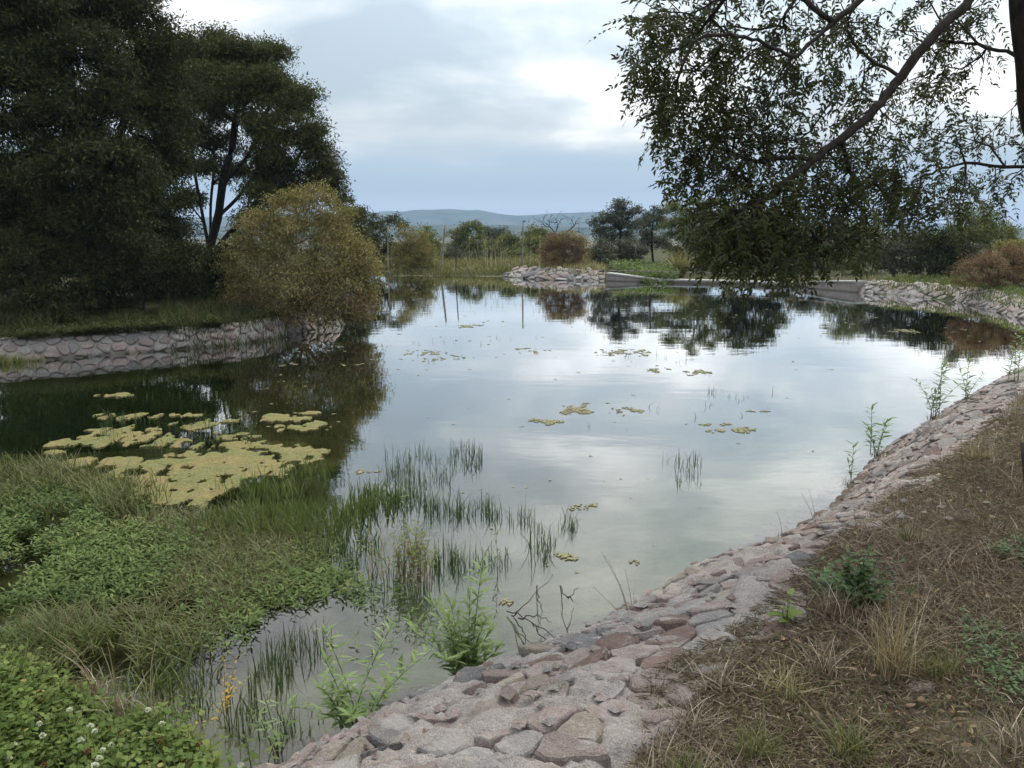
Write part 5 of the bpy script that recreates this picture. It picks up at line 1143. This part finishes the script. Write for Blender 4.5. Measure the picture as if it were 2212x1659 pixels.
def right_bank():
    land = [(1370, 1700), (1385, 1560), (1395, 1460), (1520, 1385), (1640, 1310), (1735, 1220), (1850, 1100), (1940, 1000), (2035, 958), (2130, 898), (2212, 838), (2900, 800), (3800, 1900), (1370, 1900)]
    # straw litter
    p = clumped(scatter(land, 170000, .85, 1.1), 1.3, -.16, 11, 5); n = len(p); az = rng.uniform(0, 6.28, n); g = Geo()
    leaf_geo(g, drop(p, dz=.006) + np.c_[np.zeros((n, 2)), rng.uniform(0, .03, n)], np.stack([np.cos(az), np.sin(az), rng.normal(0, .22, n)], -1), np.array([[0, 0, 1.0]]) + rng.normal(0, .4, (n, 3)), rng.uniform(.015, .075, n), rng.uniform(.002, .0055, n), np.clip(rng.beta(1.6, 2.4, n), 0, 1), kind='diamond')
    tag(g.build('straw_litter', MATS['straw']), 'dry straw and leaf litter covering the near right bank', 'straw', kind='stuff')
    p = clumped(scatter(land, 3800, .85, .8), 1.7, -.05, 61, 5); n = len(p); az = rng.uniform(0, 6.28, n); g = Geo()
    leaf_geo(g, drop(p, dz=.015) + np.c_[np.zeros((n, 2)), rng.uniform(0, .02, n)], np.stack([np.cos(az), np.sin(az), rng.normal(0, .35, n)], -1), np.array([[0, 0, 1.0]]) + rng.normal(0, .5, (n, 3)), rng.uniform(.02, .05, n), rng.uniform(.010, .022, n), rng.random(n), kind='broad', droop=.3)
    tag(g.build('fallen_leaves', MATS['leaf_rust']), 'curled brown fallen leaves strewn over the dry bank', 'leaves', kind='stuff')
    # dry standing grass, thinning towards the stones
    p = clumped(scatter(land, 38000, .85, .9), 2.2, -.05, 21, 10); n = len(p); g = Geo()
    blade_geo(g, drop(p, dz=-.005), rng.uniform(.03, .15, n), rng.uniform(.002, .0045, n), rng.uniform(.2, 1.6, n), np.clip(rng.beta(2, 2.6, n), 0, 1))
    tag(g.build('dry_grass', MATS['straw']), 'short dry brown grass standing on the near right bank', 'grass', kind='stuff')
    # greenish thin turf
    p = clumped(scatter(land, 32000, .85, .9), 1.1, -.02, 33, 10); n = len(p); g = Geo()
    blade_geo(g, drop(p, dz=-.005), rng.uniform(.03, .10, n), rng.uniform(.002, .004, n), rng.uniform(.2, 1.4, n), rng.random(n))
    tag(g.build('turf_grass', MATS['grass_brown']), 'patchy olive green turf among the straw', 'grass', kind='stuff')
    # small-leaved creeping herb at right
    p = clumped(scatter([(2050, 1250), (2212, 1180), (2500, 1200), (2500, 1560), (2150, 1560), (2080, 1420)], 1500, .85), 2.0, -.02, 17, 10); n = len(p); gl = Geo()
    sprigs(gl, None, drop(p), rng.uniform(.03, .09, n), 7, .022, .012, rng.uniform(.2, 1.2, n), kind='broad'); tag(gl.build('creeping_herb', MATS['leaf_deep']), 'small-leaved dark green creeping herb at the right edge of the bank', 'plants', kind='stuff')
    T = [(1930, 1470, .30, 170, 'straw_gold', 'tall golden grass tuft in the middle of the dry bank', .55), (1700, 1500, .12, 150, 'grass_reed', 'short yellow-green tuft on the dry turf below the golden tuft', .9), (1640, 1640, .13, 170, 'grass_brown', 'olive tuft near the bottom edge right of the dark stone', .8), (1840, 1650, .14, 150, 'grass_brown', 'olive tuft at the bottom edge in the middle of the dry bank', .8), (2110, 985, .16, 150, 'straw_gold', 'round golden tuft far up the right bank', .7), (1780, 1455, .14, 120, 'straw', 'thin dry tuft left of the tall golden tuft', .7), (2020, 1480, .13, 110, 'grass_brown', 'green-brown tuft right of the tall golden tuft', .6), (1500, 1560, .12, 130, 'straw', 'brown tuft at the edge of the near stones', .9), (1560, 1480, .11, 120, 'straw', 'brown tuft behind the edge of the stones, left of the yellow-green tuft', .9), (1800, 1330, .18, 130, 'straw', 'dry pale tuft at the foot of the dark green weed', .6), (1960, 1170, .12, 110, 'grass_brown', 'greenish tuft half way up the right bank', .8), (1490, 1680, .10, 160, 'grass_brown', 'green-brown tuft at the bottom edge beside the stones', .8), (1870, 1120, .12, 90, 'straw', 'sparse dry tuft at the upper edge of the stones', .6), (2195, 1660, .12, 120, 'straw', 'dry tuft in the lower right corner', .8)]
    for px, py, h, nb, m, lab, ln in T:
        q = P(px, py, .85)[:2]; b = np.array([q[0], q[1], gz(*q)]); root = thing('grass_tuft', tuple(b), lab, 'grass tuft', 'grass tufts on the right bank'); g = Geo()
        blade_geo(g, b + rng.normal(0, 1, (nb, 3)) * [.03, .03, 0], h * rng.uniform(.4, 1.35, nb), .0032, ln * rng.uniform(.1, 1.6, nb), rng.random(nb)); g.build('blades', MATS[m], root)
    # tufts rooted in the joints of the stone facing, with long flowering stalks
    for px, py, z, h, nb, lab, stalks in [(1372, 1405, .42, .12, 110, 'orange dry tuft with long stalks growing from the near stones', [(-.16, .10, .46), (-.12, .14, .40), (-.04, .12, .36), (-.2, .05, .3), (.0, .1, .26)]), (1765, 1170, .5, .10, 90, 'yellow tuft growing from the stones half way up the bank', [(-.08, .1, .28), (-.03, .12, .3)]), (1690, 1165, .25, .09, 60, 'small rusty tuft by the water half way up the bank', [(-.04, .04, .2)]), (1300, 1560, .5, .06, 40, 'tiny dry tuft between the near stones', [])]:
        b = P(px, py, z); root = thing('grass_tuft', tuple(b), lab, 'grass tuft', 'grass tufts rooted in the stones'); g = Geo()
        blade_geo(g, b + rng.normal(0, .02, (nb, 3)) * [1, 1, 0] - [0, 0, .02], h * rng.uniform(.4, 1.3, nb), .003, rng.uniform(.1, 1.3, nb), rng.random(nb)); g.build('blades', MATS['straw_gold'], root)
        if stalks:
            g = Geo()
            for dx, dy, hh in stalks: tube_geo(g, curve([b, b + [dx * .4, dy * .4, hh * .6], b + [dx, dy, hh]], 5), np.linspace(.0022, .0009, 11), 4, .6)
            g.build('stalks', MATS['straw'], root)
    # green weeds on the bank
    b = P(1850, 1315, .84); b[2] = gz(b[0], b[1])
    herb('dense dark green weed bush on the dry bank beside the stones', b, [(rng.normal(-.03, .075), rng.normal(0, .06), rng.uniform(.10, .25)) for _ in range(34)], 'leaf_deep', .042, .022, 26, .0025, name='weed', dead=False, kind='broad', up=.1)
    b = P(1785, 1290, .82); b[2] = gz(b[0], b[1]); herb('smaller dark green weed leaning left of the dense weed bush', b, [(rng.normal(-.04, .05), rng.normal(0, .05), rng.uniform(.07, .16)) for _ in range(14)], 'leaf_deep', .040, .02, 24, .002, name='weed', dead=False, kind='broad', up=.1)
    b = P(1690, 1372, .80); b[2] = gz(b[0], b[1]); herb('young seedling with a few broad green leaves at the edge of the stones', b, [(0, 0, .15), (-.03, .01, .10), (.04, 0, .11)], 'leaf_bright', .065, .030, 16, .003, name='weed', dead=False, kind='broad', up=.25)
    b = P(1620, 1345, .7); root = thing('dead_twigs', tuple(b), 'dark twig with narrow withered leaves lying on the near stones', 'twigs'); gl, gs = Geo(), Geo()
    tube_geo(gs, curve([b + [.12, -.02, .03], b + [0, 0, .04], b + [-.14, .03, .06]], 4), .002, 4); k = 14; leaf_geo(gl, b + np.c_[np.linspace(-.13, .1, k), np.zeros(k), np.full(k, .045)], rsphere(k) + [-.4, 0, .3], rsphere(k), .05, .007, rng.random(k)); gs.build('stem', MATS['bark_dark'], root); gl.build('leaves', MATS['bark_dark'], root)
    E = [(1895, 985, .35, [(-.02, 0, .42), (.06, 0, .34), (.12, .02, .3), (-.08, .02, .3), (.1, 0, .22)], 'leafy willow-like plant on the stones where the bank meets the bright water'), (2018, 905, .4, [(-.1, 0, .55), (.0, .05, .6), (.12, 0, .55), (-.2, .02, .4), (.25, .05, .45), (.18, .05, .35)], 'airy leafy plant against the white reflection, second from the right'), (2085, 880, .45, [(0, 0, .5), (.15, .02, .4), (-.15, 0, .4)], 'smaller leafy plant right behind the airy one on the bank crest'), (2190, 845, .6, [(-.1, 0, .6), (.1, 0, .7), (.3, 0, .5), (-.2, .1, .4)], 'leafy plant at the right picture edge on the bank crest'), (1838, 1045, .0, [(.0, 0, .36), (.03, .03, .22)], 'single thin weed standing in the water beside the bank')]
    for px, py, z, st, lab in E: herb(lab, P(px, py, z), st, 'leaf_herb', .10, .024, 20, .004, group='leafy plants along the right bank')
    # a thin stake at the picture edge
    q = P(2226, 1250, .86); b = np.array([q[0], q[1], gz(q[0], q[1])]); t = PD(2208, 955, q[1]); root = thing('wooden_stake', tuple(b), 'thin dark wooden stake at the right edge of the dry bank', 'stake')
    g = Geo(); tube_geo(g, curve([b - [0, 0, .15], (b + t) / 2 + [.006, 0, 0], t], 4), np.linspace(.013, .009, 9), 7); g.build('shaft', MATS['pole_dark'], root, smooth=True)
    # loose stones
    def rock(px, py, z, r, m, lab, grp='loose stones on the right bank'):
        q = P(px, py, z); d = []; F = []
        nu, nv = 9, 6; s0 = rng.uniform(0, 50)
        for i in range(nv + 1):
            for j in range(nu):
                a, e = j / nu * 6.283, (i / nv - .5) * 3.1416; v = np.array([math.cos(a) * math.cos(e), math.sin(a) * math.cos(e), math.sin(e)])
                v = np.sign(v) * np.abs(v) ** .8; d.append(v * (1 + .7 * float(fbm(v[0] * 1.2 + s0, v[1] * 1.2, v[2] * 1.2, 3))))
        for i in range(nv):
            for j in range(nu): a, b_ = i * nu + j, i * nu + (j + 1) % nu; F += [[a, b_, b_ + nu], [a, b_ + nu, a + nu]]
        o = Geo().add(np.array(d) * np.array(r) + q, F).build('rock', MATS[m], origin=q, smooth=False); tag(o, lab, 'rock', grp)
    for a in [(1400, 1590, .68, (.10, .07, .055), 'stone_dark', 'dark grey block at the grassy edge of the near stones'), (1480, 1560, .76, (.13, .08, .055), 'stone_red', 'dark reddish rock half buried in dry grass beside the grey block'), (1345, 1612, .62, (.07, .05, .045), 'stone_grey', 'pale chipped stone left of the dark grey block'), (1290, 1645, .6, (.05, .05, .06), 'stone_tan', 'small tan pointed stone at the bottom edge'), (1230, 1605, .52, (.09, .06, .04), 'stone_red', 'angular reddish slab lying on the near stones'), (1150, 1590, .45, (.05, .04, .035), 'stone_red', 'small wedge of reddish stone among the near stones'), (1990, 1495, .86, (.05, .04, .035), 'stone_pink', 'pinkish stone in the dry grass right of the tall golden tuft'), (1240, 1640, .55, (.05, .05, .03), 'stone_pink', 'pink stone at the bottom edge left of the tan stone')]: rock(*a)
    rock(860, 1545, -.22, (.27, .17, .16), 'stone_tan', 'rounded pale boulder under the water between the two leafy plants', None)
right_bank()
